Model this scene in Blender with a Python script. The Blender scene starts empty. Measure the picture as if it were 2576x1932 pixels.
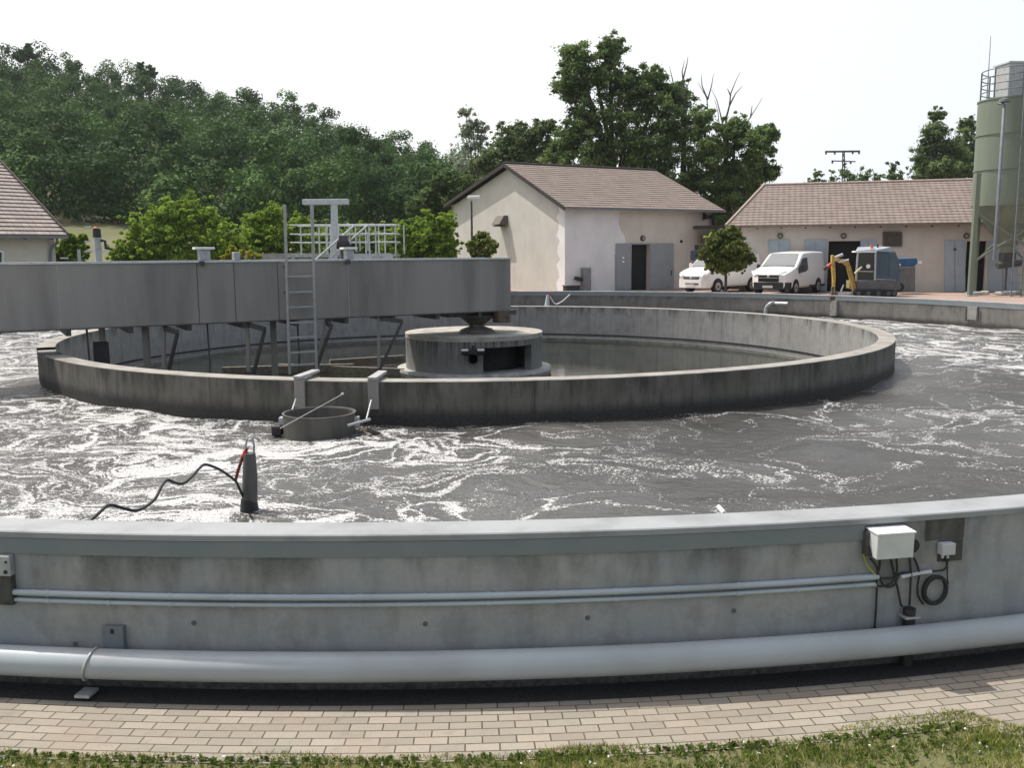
import bpy, math, random
import numpy as np
from mathutils import Vector, Matrix
random.seed(7); rng = np.random.default_rng(7)
SC = bpy.context.scene; COL = SC.collection
PI = math.pi
# ------------------------------------------------------------------ camera
PITCH = .139911; ROLL = -.006874; CAMZ = 2.9; FPX = 2357.8
cd = bpy.data.cameras.new("camera"); cam = bpy.data.objects.new("camera", cd); COL.objects.link(cam)
cd.sensor_width = 36; cd.lens = FPX / 2576 * 36; cd.clip_end = 4000; cd.clip_start = .1
cam.matrix_world = Matrix.Translation((0, 0, CAMZ)) @ Matrix.Rotation(PI/2 - PITCH, 4, 'X') @ Matrix.Rotation(ROLL, 4, 'Z')
SC.camera = cam
# ------------------------------------------------------------------ sky and sun
SUN_EL = math.radians(61.5); sv = Vector((-.87, .50, 0)).normalized() * math.cos(SUN_EL); sv.z = math.sin(SUN_EL)
w = bpy.data.worlds.new("World"); SC.world = w; w.use_nodes = True
nt = w.node_tree; bg = nt.nodes['Background']; sk = nt.nodes.new('ShaderNodeTexSky'); sk.sky_type = 'NISHITA'
sk.sun_disc = False; sk.sun_elevation = SUN_EL; sk.sun_rotation = math.atan2(sv.x, sv.y)
sk.air_density = 1.0; sk.dust_density = 7.0; sk.ozone_density = 1.5; sk.altitude = 150
# thin bright overcast veil over the clear sky, a little bluer to the right
geo = nt.nodes.new('ShaderNodeTexCoord'); sep = nt.nodes.new('ShaderNodeSeparateXYZ'); nt.links.new(geo.outputs['Generated'], sep.inputs[0])
mr = nt.nodes.new('ShaderNodeMapRange'); nt.links.new(sep.outputs[0], mr.inputs[0]); mr.inputs[1].default_value = -.1; mr.inputs[2].default_value = .8
vc = nt.nodes.new('ShaderNodeMix'); vc.data_type = 'RGBA'; vc.inputs[6].default_value = (7.3, 7.35, 7.35, 1); vc.inputs[7].default_value = (5.5, 6.15, 6.8, 1); nt.links.new(mr.outputs[0], vc.inputs[0])
mx = nt.nodes.new('ShaderNodeMix'); mx.data_type = 'RGBA'; nt.links.new(sk.outputs[0], mx.inputs[6]); nt.links.new(vc.outputs[2], mx.inputs[7])
m1 = nt.nodes.new('ShaderNodeMapRange'); nt.links.new(sep.outputs[1], m1.inputs[0]); m1.interpolation_type = 'SMOOTHSTEP'
for i_, v_ in zip((1, 2, 3, 4), (-.35, .55, .42, .95)): m1.inputs[i_].default_value = v_
m2 = nt.nodes.new('ShaderNodeMapRange'); nt.links.new(sep.outputs[2], m2.inputs[0]); m2.interpolation_type = 'SMOOTHSTEP'
for i_, v_ in zip((1, 2, 3, 4), (.35, .9, 1, .4)): m2.inputs[i_].default_value = v_
mm = nt.nodes.new('ShaderNodeMath'); mm.operation = 'MULTIPLY'; nt.links.new(m1.outputs[0], mm.inputs[0]); nt.links.new(m2.outputs[0], mm.inputs[1]); nt.links.new(mm.outputs[0], mx.inputs[0])
nt.links.new(mx.outputs[2], bg.inputs[0]); bg.inputs[1].default_value = .15
sd = bpy.data.lights.new("sun", 'SUN'); sd.energy = 4.6; sd.angle = math.radians(.53); sd.color = (1, .95, .87)
so = bpy.data.objects.new("sun", sd); COL.objects.link(so); so.rotation_euler = sv.to_track_quat('Z', 'Y').to_euler()
SC.view_settings.view_transform = 'Standard'; SC.view_settings.look = 'None'; SC.view_settings.gamma = 1
SC.view_settings.use_curve_mapping = False; SC.view_settings.exposure = 0.1
# ------------------------------------------------------------------ helpers: photo directions used to lay out real positions
def ray(x, y):
    a = x - 1288; b = y - 966; c, s = math.cos(ROLL), math.sin(ROLL)
    u = (a*c + b*s)/FPX; v = (-a*s + b*c)/FPX
    return (u, math.cos(PITCH) - v*math.sin(PITCH), -math.sin(PITCH) - v*math.cos(PITCH))
def at(x, y, Y):
    d = ray(x, y); t = Y/d[1]; return Vector((d[0]*t, Y, CAMZ + d[2]*t))
def gp(x, y, z):
    d = ray(x, y); t = (z - CAMZ)/d[2]; return Vector((d[0]*t, d[1]*t, z))
XC, YC = -1.0123, 25.1262; RO = 19.231; RI = 10.497
def cyl(x, y, R, near=True):
    d = ray(x, y); A = d[0]**2 + d[1]**2; B = -2*(d[0]*XC + d[1]*YC); Cc = XC**2 + YC**2 - R*R
    q = math.sqrt(max(0, B*B - 4*A*Cc)); t = ((-B - q) if near else (-B + q))/2/A
    return Vector((d[0]*t, d[1]*t, CAMZ + d[2]*t))
def pol(r, th, z=0): return Vector((XC + r*math.sin(th), YC - r*math.cos(th), z))   # th=0 points at the camera side
def theta(p): return math.atan2(p[0] - XC, YC - p[1])
def isect(x, y, p0, d):     # photo direction with the vertical plane through p0 along d
    r = ray(x, y); nx, ny = -d[1], d[0]
    t = (p0[0]*nx + p0[1]*ny)/(r[0]*nx + r[1]*ny); return Vector((r[0]*t, r[1]*t, CAMZ + r[2]*t))
# ------------------------------------------------------------------ mesh builder
class MB:
    def __init__(s): s.v = []; s.f = []; s.sm = []; s.uv = {}
    def add(s, vs, fs, smooth=False):
        n = len(s.v); s.v += [tuple(v) for v in vs]; s.f += [tuple(n + i for i in f) for f in fs]; s.sm += [smooth]*len(fs); return s
    def box(s, c, d, rz=0, m=None):
        x, y, z = d[0]/2, d[1]/2, d[2]/2; M = m or Matrix.Rotation(rz, 3, 'Z'); c = Vector(c)
        vs = [c + M @ Vector((a*x, b*y, e*z)) for e in (-1, 1) for a, b in ((-1, -1), (1, -1), (1, 1), (-1, 1))]
        return s.add(vs, [(3, 2, 1, 0), (4, 5, 6, 7), (0, 1, 5, 4), (1, 2, 6, 5), (2, 3, 7, 6), (3, 0, 4, 7)])
    def bar(s, p, q, w, h=None):
        p = Vector(p); q = Vector(q); d = q - p; h = h or w
        zz = d.normalized(); up = Vector((0, 0, 1)) if abs(zz.z) < .95 else Vector((0, 1, 0))
        xx = zz.cross(up).normalized(); yy = xx.cross(zz)
        M = Matrix((xx, yy, zz)).transposed(); return s.box((p + q)/2, (w, h, d.length), m=M)
    def tube(s, pts, r, n=10, caps=True):
        pts = [Vector(p) for p in pts]; k = len(pts); rs = r if isinstance(r, (list, tuple)) else [r]*k
        vs = []; prev = None
        for i, p in enumerate(pts):
            t = (pts[min(i+1, k-1)] - pts[max(i-1, 0)]).normalized()
            if prev is None: a = t.cross(Vector((0, 0, 1))); a = a if a.length > .1 else t.cross(Vector((1, 0, 0)))
            else: a = prev - t*prev.dot(t)
            a.normalize(); prev = a; b = t.cross(a)
            vs += [p + (a*math.cos(2*PI*j/n) + b*math.sin(2*PI*j/n))*rs[i] for j in range(n)]
        fs = [(i*n + j, i*n + (j+1) % n, (i+1)*n + (j+1) % n, (i+1)*n + j) for i in range(k-1) for j in range(n)]
        s.add(vs, fs, True)
        if caps: s.add(vs[:n], [tuple(range(n))[::-1]]); s.add(vs[-n:], [tuple(range(n))])
        return s
    def lathe(s, prof, c=(0, 0), n=48, a0=0, a1=2*PI, smooth=True, closed=False):   # prof: (r,z); th as in pol about c
        full = abs(a1 - a0 - 2*PI) < 1e-6; m = n if full else n + 1; pr = list(prof); k = len(pr)
        vs = [(c[0] + r*math.sin(a0 + (a1-a0)*i/n), c[1] - r*math.cos(a0 + (a1-a0)*i/n), z) for i in range(m) for r, z in pr]
        kk = k if closed else k-1; fs = []
        for i in range(n):
            j = (i+1) % m
            for a in range(kk):
                b = (a+1) % k; fs.append((i*k+a, j*k+a, j*k+b, i*k+b))
        # each profile segment keeps a hard edge: split vertices
        for a in range(kk):
            b = (a+1) % k; vv = []; ff = []
            for i in range(m): vv += [vs[i*k+a], vs[i*k+b]]
            for i in range(n):
                j = (i+1) % m; ff.append((2*i, 2*j, 2*j+1, 2*i+1))
            s.add(vv, ff, smooth)
        if not full and closed:
            s.add(vs[:k], [tuple(range(k))]); s.add(vs[-k:], [tuple(range(k))[::-1]])
        return s
    def poly(s, pts, thick=None):
        pts = [Vector(p) for p in pts]; n = len(pts)
        if thick is None: return s.add(pts, [tuple(range(n))])
        t = Vector(thick); q = [p + t for p in pts]
        return s.add(pts + q, [tuple(range(n))[::-1], tuple(range(n, 2*n))] + [(i, (i+1) % n, n + (i+1) % n, n + i) for i in range(n)])
    def build(s, name, mat=None, parent=None, bevel=0, loc=None):
        me = bpy.data.meshes.new(name); me.from_pydata(s.v, [], s.f); me.validate()
        if len(s.sm) == len(me.polygons): me.polygons.foreach_set('use_smooth', s.sm)
        if mat: me.materials.append(mat)
        o = bpy.data.objects.new(name, me); COL.objects.link(o)
        if parent: o.parent = parent; o.matrix_parent_inverse = pinv(parent)
        if bevel:
            b = o.modifiers.new('bevel', 'BEVEL'); b.width = bevel; b.segments = 2; b.limit_method = 'ANGLE'
        fix_normals(me); return o
def fix_normals(me):
    import bmesh
    b = bmesh.new(); b.from_mesh(me); bmesh.ops.recalc_face_normals(b, faces=b.faces); b.to_mesh(me); b.free()
def pinv(p): return empty_world(p).inverted() if p.get('world_children') else Matrix.Identity(4)
def empty_world(p): return Matrix.Translation(p.location) @ p.rotation_euler.to_matrix().to_4x4()
def thing(name, label, cat, loc=(0, 0, 0), rz=0, group=None, local=False):
    o = bpy.data.objects.new(name, None); COL.objects.link(o); o.empty_display_size = .2
    o.location = loc; o.rotation_euler = (0, 0, rz)
    if not local: o['world_children'] = 1       # children modelled in world coordinates
    return tag(o, label, cat, group)
def tag(o, label=None, cat=None, group=None, kind=None):
    if label: o['label'] = label
    if cat: o['category'] = cat
    if group: o['group'] = group
    if kind: o['kind'] = kind
    return o
def copy_tree(o, parent=None):
    c = o.copy(); COL.objects.link(c)
    if parent: c.parent = parent
    for ch in [k for k in bpy.data.objects if k.parent == o]: copy_tree(ch, c)
    return c
# ------------------------------------------------------------------ materials
class NT:
    def __init__(s, name):
        s.m = bpy.data.materials.new(name); s.m.use_nodes = True; s.t = s.m.node_tree; s.b = s.t.nodes['Principled BSDF']; s.out = s.t.nodes['Material Output']
    def n(s, typ, **k):
        nd = s.t.nodes.new('ShaderNode' + typ)
        for a, v in k.items():
            if a.startswith('_'):
                key = a[1:].replace('_', ' '); key = int(key) if key.isdigit() else key; s.put(nd.inputs[key], v)
            else: setattr(nd, a, v)
        return nd
    def put(s, inp, v):
        if isinstance(v, bpy.types.NodeSocket): s.t.links.new(v, inp)
        elif isinstance(v, bpy.types.Node): s.t.links.new(v.outputs[0], inp)
        else: inp.default_value = v
    def math(s, op, a, b=0, c=0, clamp=False):
        nd = s.n('Math', operation=op, use_clamp=clamp); s.put(nd.inputs[0], a); s.put(nd.inputs[1], b); s.put(nd.inputs[2], c); return nd.outputs[0]
    def ramp(s, fac, lo, hi, a=0., b=1.):
        nd = s.n('MapRange', clamp=True, interpolation_type='SMOOTHSTEP', _Value=fac)
        for i, v in zip((1, 2, 3, 4), (lo, hi, a, b)): nd.inputs[i].default_value = v
        return nd.outputs[0]
    def mix(s, f, a, b, mode='MIX'):
        nd = s.n('Mix', data_type='RGBA', blend_type=mode); s.put(nd.inputs[0], f)
        for i, v in ((6, a), (7, b)): s.put(nd.inputs[i], (*v, 1) if isinstance(v, tuple) and len(v) == 3 else v)
        return nd.outputs[2]
    def noise(s, vec, scale, detail=4, rough=.55, dist=0):
        return s.n('TexNoise', _Vector=vec, _Scale=scale, _Detail=detail, _Roughness=rough, _Distortion=dist).outputs[0]
    def pos(s): return s.n('NewGeometry').outputs['Position']
    def obj(s): return s.n('TexCoord').outputs['Object']
    def scale(s, vec, v): return s.n('Mapping', _Vector=vec, _Scale=v).outputs[0]
    def bump(s, h, strength=.3, dist=.02):
        s.put(s.b.inputs['Normal'], s.n('Bump', _Height=h, _Strength=strength, _Distance=dist).outputs[0])
    def set(s, **k):
        for a, v in k.items():
            if isinstance(v, tuple) and len(v) == 3: v = (*v, 1)
            s.put(s.b.inputs[a.replace('_', ' ')], v)
        return s
def plain(name, c, rough=.6, var=.12, scale=6, metal=0, bump=.05, dirt=None, spec=.5, streak=False):
    N = NT(name); co = N.obj()
    v = N.scale(co, (1, 1, .15)) if streak else co
    f = N.noise(v, scale, 5, .6); f2 = N.noise(co, scale*6, 3)
    c2 = dirt or tuple(x*(1 - 2*var) for x in c)
    col = N.mix(N.ramp(f, .35, .75), tuple(min(1, x*(1+var*.4)) for x in c), c2)
    N.set(Base_Color=col, Roughness=N.ramp(f2, .2, .8, max(0, rough-.08), min(1, rough+.08)), Metallic=metal, Specular_IOR_Level=spec)
    if bump: N.bump(f2, bump, .01)
    return N.m
def concrete(name, base, dark, top, depth=.5, warm=None, joints=0, zdark=None, patch=.5):
    """weathered cast concrete; dirt runs down from the rim (z = top)"""
    N = NT(name); P = N.pos(); sx = N.n('SeparateXYZ', _0=P)
    th = N.math('ARCTAN2', N.math('SUBTRACT', sx.outputs[0], XC), N.math('SUBTRACT', YC, sx.outputs[1]))
    cb = N.n('CombineXYZ', _0=N.math('MULTIPLY', th, 10.5), _1=N.math('MULTIPLY', sx.outputs[2], .16), _2=0).outputs[0]
    st = N.noise(cb, 2.6, 6, .65); st2 = N.noise(cb, 9, 4, .6); cl = N.noise(P, 1.3, 5, .6); fine = N.noise(P, 30, 4, .6)
    depthf = N.math('SUBTRACT', top, sx.outputs[2])
    near = N.ramp(N.math('ADD', depthf, N.math('MULTIPLY', N.math('SUBTRACT', st2, .5), -1.1*depth)), 0, depth, 1, 0)
    s1 = N.math('MULTIPLY', N.ramp(st, .42, .62), near)
    cl2 = N.noise(P, 3.5, 6, .65)
    col = N.mix(N.ramp(cl, .35, .65), base, warm or tuple(x*.82 for x in base)); col = N.mix(N.ramp(cl2, .48, .68, 0, .6), col, tuple(x*.6 for x in base))
    col = N.mix(N.math('MULTIPLY', N.ramp(st2, .47, .64), patch), col, tuple(x*.55 for x in base))
    col = N.mix(N.math('MULTIPLY', N.ramp(st, .54, .68), patch), col, tuple(x*.5 for x in base))
    col = N.mix(N.math('MULTIPLY', s1, .95), col, dark)
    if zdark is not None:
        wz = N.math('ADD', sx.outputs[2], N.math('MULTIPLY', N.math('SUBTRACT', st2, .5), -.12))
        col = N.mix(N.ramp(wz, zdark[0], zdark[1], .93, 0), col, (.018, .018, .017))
    if joints:
        fr = N.math('FRACT', N.math('MULTIPLY', th, joints/(2*PI)))
        jn = N.math('LESS_THAN', N.math('ABSOLUTE', N.math('SUBTRACT', fr, .5)), .0028)
        col = N.mix(N.math('MULTIPLY', jn, .75), col, (.03, .03, .03))
    col = N.mix(N.ramp(fine, .3, .8, 0, .35), col, tuple(x*.7 for x in base))
    N.set(Base_Color=col, Roughness=.88); N.bump(N.math('ADD', fine, N.math('MULTIPLY', st2, .6)), .25, .012)
    return N.m
def leafmat(name, dark, light, yellow=None, trans=.42):
    N = NT(name); tnt = N.n('Attribute', attribute_name='tint').outputs['Fac']
    col = N.mix(tnt, dark, light)
    if yellow: col = N.mix(N.ramp(tnt, .75, 1.0), col, yellow)
    N.set(Base_Color=col, Roughness=.75, Specular_IOR_Level=.12)
    tr = N.n('BsdfTranslucent', _Color=N.mix(.5, col, light)); mx = N.n('MixShader', _0=trans, _1=N.b.outputs[0], _2=tr.outputs[0])
    N.put(N.out.inputs[0], mx.outputs[0]); return N.m
M = {}
M['steel'] = plain('painted_grey_steel', (.262, .247, .228), .5, .2, 1.1, bump=.03, streak=True)
M['steel_dark'] = plain('dark_steel', (.07, .07, .068), .6, .2, 5)
M['galv'] = plain('galvanised_steel', (.42, .44, .45), .45, .15, 9, metal=.3)
M['galv_pale'] = plain('pale_galvanised', (.55, .58, .6), .45, .1, 9)
M['ladder'] = plain('aluminium_ladder', (.36, .37, .37), .45, .1, 6, metal=.2)
M['white'] = plain('white_plastic', (.8, .81, .8), .45, .04, 4, bump=.02)
M['pipe'] = plain('grey_plastic_pipe', (.36, .40, .42), .42, .1, 1.2, bump=.02, dirt=(.31, .33, .34))
M['pvc'] = plain('grey_pvc', (.40, .46, .50), .38, .1, 1.2, bump=.02, dirt=(.33, .36, .38))
M['black'] = plain('black_rubber', (.02, .02, .021), .6, .2, 8)
M['rust'] = plain('rusty_steel', (.12, .085, .06), .8, .3, 12)
M['dark_open'] = plain('dark_interior', (.015, .015, .016), .9, .2, 3)
M['green_steel'] = plain('sage_green_paint', (.165, .20, .15), .5, .1, 1.2, bump=.02, streak=True, dirt=(.125, .15, .115))
M['doorgrey'] = plain('grey_door_paint', (.27, .29, .31), .5, .05, 2, bump=.02)
M['doorblue'] = plain('pale_blue_door', (.34, .39, .44), .5, .06, 2, bump=.02)
M['wood'] = plain('weathered_plank', (.16, .14, .115), .85, .25, 10)
M['gutter'] = plain('grey_gutter', (.16, .18, .2), .5, .1, 4)
M['fascia'] = plain('dark_brown_board', (.035, .028, .025), .7, .2, 4)
M['trunk'] = plain('bark', (.09, .075, .06), .9, .3, 14, bump=.4)
M['deadwood'] = plain('bare_grey_bark', (.12, .105, .095), .9, .25, 14)
M['glass'] = NT('dark_glass').set(Base_Color=(.025, .03, .032), Roughness=.06, Specular_IOR_Level=.7).m
M['windscreen'] = NT('sky_glare_windscreen').set(Base_Color=(.16, .175, .18), Roughness=.08, Specular_IOR_Level=1.0).m  # light base colour stands in for sky glare on the glass
M['vanwhite'] = NT('white_car_paint').set(Base_Color=(.80, .80, .78), Roughness=.28, Coat_Weight=.5, Coat_Roughness=.08).m
M['vangrey'] = plain('grey_panel', (.16, .165, .17), .5, .1, 3)
M['tyre'] = plain('tyre_rubber', (.018, .018, .018), .85, .2, 9)
M['rim'] = plain('wheel_rim', (.42, .42, .42), .4, .15, 9, metal=.5)
M['lamp_glass'] = NT('headlamp_glass').set(Base_Color=(.62, .65, .68), Roughness=.12, Specular_IOR_Level=.8).m
M['plate'] = plain('number_plate', (.6, .6, .58), .5, .1, 20)
M['orange'] = plain('orange_plastic', (.75, .17, .03), .45, .08, 8)
M['red'] = plain('red_plastic', (.5, .03, .03), .45, .08, 8)
M['yellow'] = plain('worn_yellow_paint', (.46, .32, .05), .5, .2, 6, dirt=(.22, .16, .06))
M['cabblue'] = plain('blue_grey_machine_paint', (.05, .085, .13), .45, .12, 6)
M['blue'] = plain('blue_skip_paint', (.025, .10, .22), .5, .15, 4)
M['rope'] = plain('orange_rope', (.22, .05, .03), .85, .3, 20)

def wallmat(name, c, patchc=None, box=None):
    N = NT(name); P = N.pos(); f = N.noise(P, .8, 5, .6); f2 = N.noise(P, 25, 3); g = N.noise(N.scale(P, (1, 1, .2)), 2.2, 5)
    col = N.mix(N.ramp(f, .3, .75), c, tuple(x*.87 for x in c)); col = N.mix(N.ramp(g, .5, .8, 0, .35), col, tuple(x*.7 for x in c))
    N.set(Base_Color=col, Roughness=.92); N.bump(f2, .2, .01); return N.m
M['plaster'] = wallmat('cream_plaster', (.57, .545, .50))
M['plaster_pink'] = wallmat('pinkish_plaster', (.62, .565, .505))
M['plaster_new'] = wallmat('fresh_white_plaster', (.78, .77, .77))
M['plaster_old'] = wallmat('beige_plaster', (.58, .53, .475))

def roofmat(name, a, b, cx=.3, bumpw=.35):
    N = NT(name); uv = N.n('TexCoord').outputs['UV']
    br = N.n('TexBrick', _Vector=uv, _Scale=1, offset=.5); br.inputs['Mortar Size'].default_value = .006
    br.inputs['Brick Width'].default_value = cx; br.inputs['Row Height'].default_value = .34
    br.inputs['Color1'].default_value = (*a, 1); br.inputs['Color2'].default_value = (*b, 1); br.inputs['Mortar'].default_value = (b[0]*.75, b[1]*.75, b[2]*.75, 1)
    f = N.noise(N.pos(), 1.1, 6, .65); g = N.noise(N.pos(), 14, 3)
    col = N.mix(N.ramp(f, .35, .75, 0, .5), br.outputs[0], tuple(x*.6 for x in a)); col = N.mix(N.ramp(g, .4, .8, 0, .4), col, tuple(x*.7 for x in b))
    N.set(Base_Color=col, Roughness=.85)
    sx = N.n('SeparateXYZ', _0=uv); wv = N.math('SINE', N.math('MULTIPLY', sx.outputs[0], 2*PI/cx)); N.bump(wv, bumpw, .03); return N.m
M['roof'] = roofmat('brown_concrete_tiles', (.235, .185, .16), (.18, .146, .127))
M['roof_old'] = roofmat('greyish_tiles', (.34, .29, .26), (.26, .22, .2), .3, 1.0)

# leaf materials
LM = dict(
    poplar=leafmat('poplar_leaves', (.04, .072, .025), (.23, .32, .115)),
    forest=leafmat('forest_leaves', (.018, .048, .012), (.10, .185, .045), trans=.15),
    silver=leafmat('silver_leaves', (.16, .20, .13), (.42, .48, .36)),
    bush=leafmat('bright_bush_leaves', (.085, .15, .02), (.34, .47, .075), trans=.45),
    ball=leafmat('ball_tree_leaves', (.045, .07, .02), (.26, .31, .08), (.42, .44, .11)),
    yellow=leafmat('yellow_shrub_leaves', (.14, .17, .02), (.42, .40, .06)),
    far=leafmat('far_tree_leaves', (.06, .10, .045), (.24, .31, .13)))
def leaf_mesh(name, clumps, mat, parent=None, size=.15, aspect=.6, shell=False):
    """clumps: (centre, radii, count, tint)"""
    C = []; T = []; SZ = []; DD = []
    for c, r, n, t in clumps:
        n = int(n); d = rng.normal(size=(n, 3)); d /= np.linalg.norm(d, axis=1)[:, None]
        DD.append(d); rad = (.88 + .11*rng.normal(size=n)) if shell else np.abs(rng.normal(size=n))*.56
        C.append(np.array(c) + d*rad[:, None]*np.array(r)); T.append(np.clip(t + rng.normal(size=n)*.17, 0, 1)); SZ.append(size*(.6 + .8*rng.random(n)))
    C = np.concatenate(C); T = np.concatenate(T); SZ = np.concatenate(SZ); n = len(C)
    nrm = rng.normal(size=(n, 3))*(.28 if shell else .5) + np.concatenate(DD)*.8; nrm[:, 2] += .25; nrm /= np.linalg.norm(nrm, axis=1)[:, None]
    a = np.cross(nrm, rng.normal(size=(n, 3))); a /= np.linalg.norm(a, axis=1)[:, None]; b = np.cross(nrm, a)
    a *= SZ[:, None]*.5; b *= SZ[:, None]*.5*aspect
    V = np.stack([C - a, C - b + a*.15, C + a, C + b + a*.15], 1).reshape(-1, 3)
    me = bpy.data.meshes.new(name); me.vertices.add(4*n); me.vertices.foreach_set('co', V.ravel().astype(np.float32))
    me.loops.add(4*n); me.loops.foreach_set('vertex_index', np.arange(4*n, dtype=np.int32))
    me.polygons.add(n); me.polygons.foreach_set('loop_start', np.arange(0, 4*n, 4, dtype=np.int32))
    me.update(calc_edges=True)
    at_ = me.attributes.new('tint', 'FLOAT', 'FACE'); at_.data.foreach_set('value', T.astype(np.float32))
    me.materials.append(mat); o = bpy.data.objects.new(name, me); COL.objects.link(o)
    if parent: o.parent = parent; o.matrix_parent_inverse = pinv(parent)
    return o
def lobes_to_clumps(lobes, per, dens, sub=.34, tb=.45, loose=0):
    out = []
    for c, r in lobes:
        c = Vector(c); k = max(4, int(per*(1 if not isinstance(r, (tuple, list)) else 1)))
        rr = r if isinstance(r, (tuple, list)) else (r, r, r)
        for i in range(k):
            d = Vector(rng.normal(size=3)).normalized(); q = .2 + (.95 + loose)*random.random()
            cc = c + Vector((d.x*rr[0], d.y*rr[1], d.z*rr[2]))*q; s = sub*(.5 + .9*random.random())*(1.3 - .6*q)
            m = sum(rr)/3*s
            out.append((tuple(cc), (m*1.15, m*1.15, m*.75), dens*(.6 + .8*random.random())*(m/(sum(rr)/3*sub))**2, min(1, max(0, tb + .22*random.gauss(0, 1)))))
    return out
def tree(name, label, cat, px, Y, leaf, size=.2, per=16, dens=90, group=None, base=None, trunk_r=.25, sub=.34, tb=.45, yj=.5, gz=None, mat_t='trunk', crown='crown', flat=1, loose=0):
    """px: crown lobes as (x, y, radius) sighted in the photograph at distance Y"""
    sc = Y/FPX; lobes = []
    for i, (x, y, r) in enumerate(px):
        c = at(x, y, Y + (random.random() - .5)*2*yj*r*sc); rr = r*sc; lobes.append((c, (rr, rr, rr*flat)))
    g = ground_z if gz is None else (lambda a, b: gz)
    bx, by = base if base else (sum(l[0].x for l in lobes)/len(lobes), Y)
    b = Vector((bx, by, g(bx, by) - .1)); t = thing(name, label, cat, b, group=group)
    leaf_mesh(crown, lobes_to_clumps(lobes, per, dens, sub, tb, loose), LM[leaf], t, size)
    mb = MB(); lowest = min(l[0].z - l[1][2]*.3 for l in lobes); fork = b + Vector((0, 0, max(.3, (lowest - b.z)*.8)))
    mb.tube([b, (b + fork)/2 + Vector((.1*trunk_r, 0, 0)), fork], [trunk_r*1.2, trunk_r, trunk_r*.85], 8)
    for c, rr in lobes:
        mid = fork.lerp(c, .5) + Vector((random.uniform(-.2, .2), random.uniform(-.2, .2), .1))*rr[0]
        mb.tube([fork, mid, c, c + Vector((random.uniform(-.3, .3)*rr[0], 0, rr[2]*.6))], [trunk_r*.6, trunk_r*.4, trunk_r*.22, .02], 6)
        for k in range(3):
            d = Vector(rng.normal(size=3)).normalized()*rr[0]*.8; mb.tube([c, c + d*.5, c + d], [trunk_r*.18, trunk_r*.1, .012], 5)
    mb.build('trunk', M[mat_t], t); return t
# ------------------------------------------------------------------ terrain
def sst(t): t = max(0, min(1, t)); return t*t*(3 - 2*t)
def ridge(x):   # crest height of the wooded hill against x (scaled to 175 m away)
    pts = [(-400, 40), (-110, 33.5), (-95, 32.6), (-75, 30), (-55, 26.2), (-38, 21.6), (-22, 16.4), (-10, 13), (6, 9), (25, 3), (50, 0), (900, 0)]
    for (a, b), (c, d) in zip(pts, pts[1:]):
        if a <= x < c: return b + (d - b)*(x - a)/(c - a)
    return 40 if x < 0 else 0
def ground_z(x, y):
    z = .78*sst((y - 8)/22)
    if y > 55:
        t = (y - 55)/120; xs = x*175/max(y, 60); z += ridge(xs)*(min(t, 1)**1.5 if t < 1 else 1 - .15*min(1, (t-1)))
    return z
N = NT('meadow_ground'); P = N.pos(); f = N.noise(P, .25, 6, .6); g = N.noise(P, 3, 5, .65)
col = N.mix(N.ramp(f, .35, .7), (.10, .125, .04), (.17, .155, .08)); col = N.mix(N.ramp(g, .4, .8, 0, .6), col, (.07, .095, .025)); fg = N.noise(P, 70, 4, .7); col = N.mix(N.ramp(fg, .42, .6, 0, .75), col, (.10, .08, .045))
N.set(Base_Color=col, Roughness=.95); N.bump(g, .5, .05); M['ground'] = N.m
rs = [0, 12, RO-.16, RO-.15, RO-.02, RO+.3, RO+.9, RO+1.6, 22, 24, 26, 28, 31, 34, 38, 42] + list(range(46, 110, 5)) + list(range(112, 300, 8)) + [340, 420, 550, 690]
na = 288; vs = []; fs = []
for r in rs:
    for i in range(na):
        p = pol(r, 2*PI*i/na); vs.append((p.x, p.y, -3.2 if r < RO-.155 else ground_z(p.x, p.y)))
for k in range(len(rs)-1):
    for i in range(na): j = (i+1) % na; fs.append((k*na+i, k*na+j, (k+1)*na+j, (k+1)*na+i))
tag(MB().add(vs, fs, True).build('ground', M['ground']), kind='structure')
# yard paving beyond the tank (reddish), flat
N = NT('yard_paving'); P = N.pos(); br = N.n('TexBrick', _Vector=P, _Scale=1, offset=.5); br.inputs['Brick Width'].default_value = .4; br.inputs['Row Height'].default_value = .2
br.inputs['Mortar Size'].default_value = .008; br.inputs['Color1'].default_value = (.36, .25, .2, 1); br.inputs['Color2'].default_value = (.30, .215, .175, 1); br.inputs['Mortar'].default_value = (.12, .1, .08, 1)
f = N.noise(P, .5, 6, .6); N.set(Base_Color=N.mix(N.ramp(f, .4, .7, 0, .5), br.outputs[0], (.22, .19, .17)), Roughness=.9); M['yard'] = N.m
vs = []; fs = []; n = 60
a0, a1 = math.radians(95), math.radians(182)
for k, r in enumerate((RO+.004, RO+3, RO+8, RO+16, RO+34)):
    for i in range(n+1):
        p = pol(r, a0 + (a1-a0)*i/n); vs.append((p.x, p.y, ground_z(p.x, p.y) + (.004 if p.y < 55 else .012)))
for k in range(4):
    for i in range(n): fs.append((k*(n+1)+i, k*(n+1)+i+1, (k+1)*(n+1)+i+1, (k+1)*(n+1)+i))
tag(MB().add(vs, fs, True).build('yard_paving', M['yard']), kind='structure')
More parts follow.
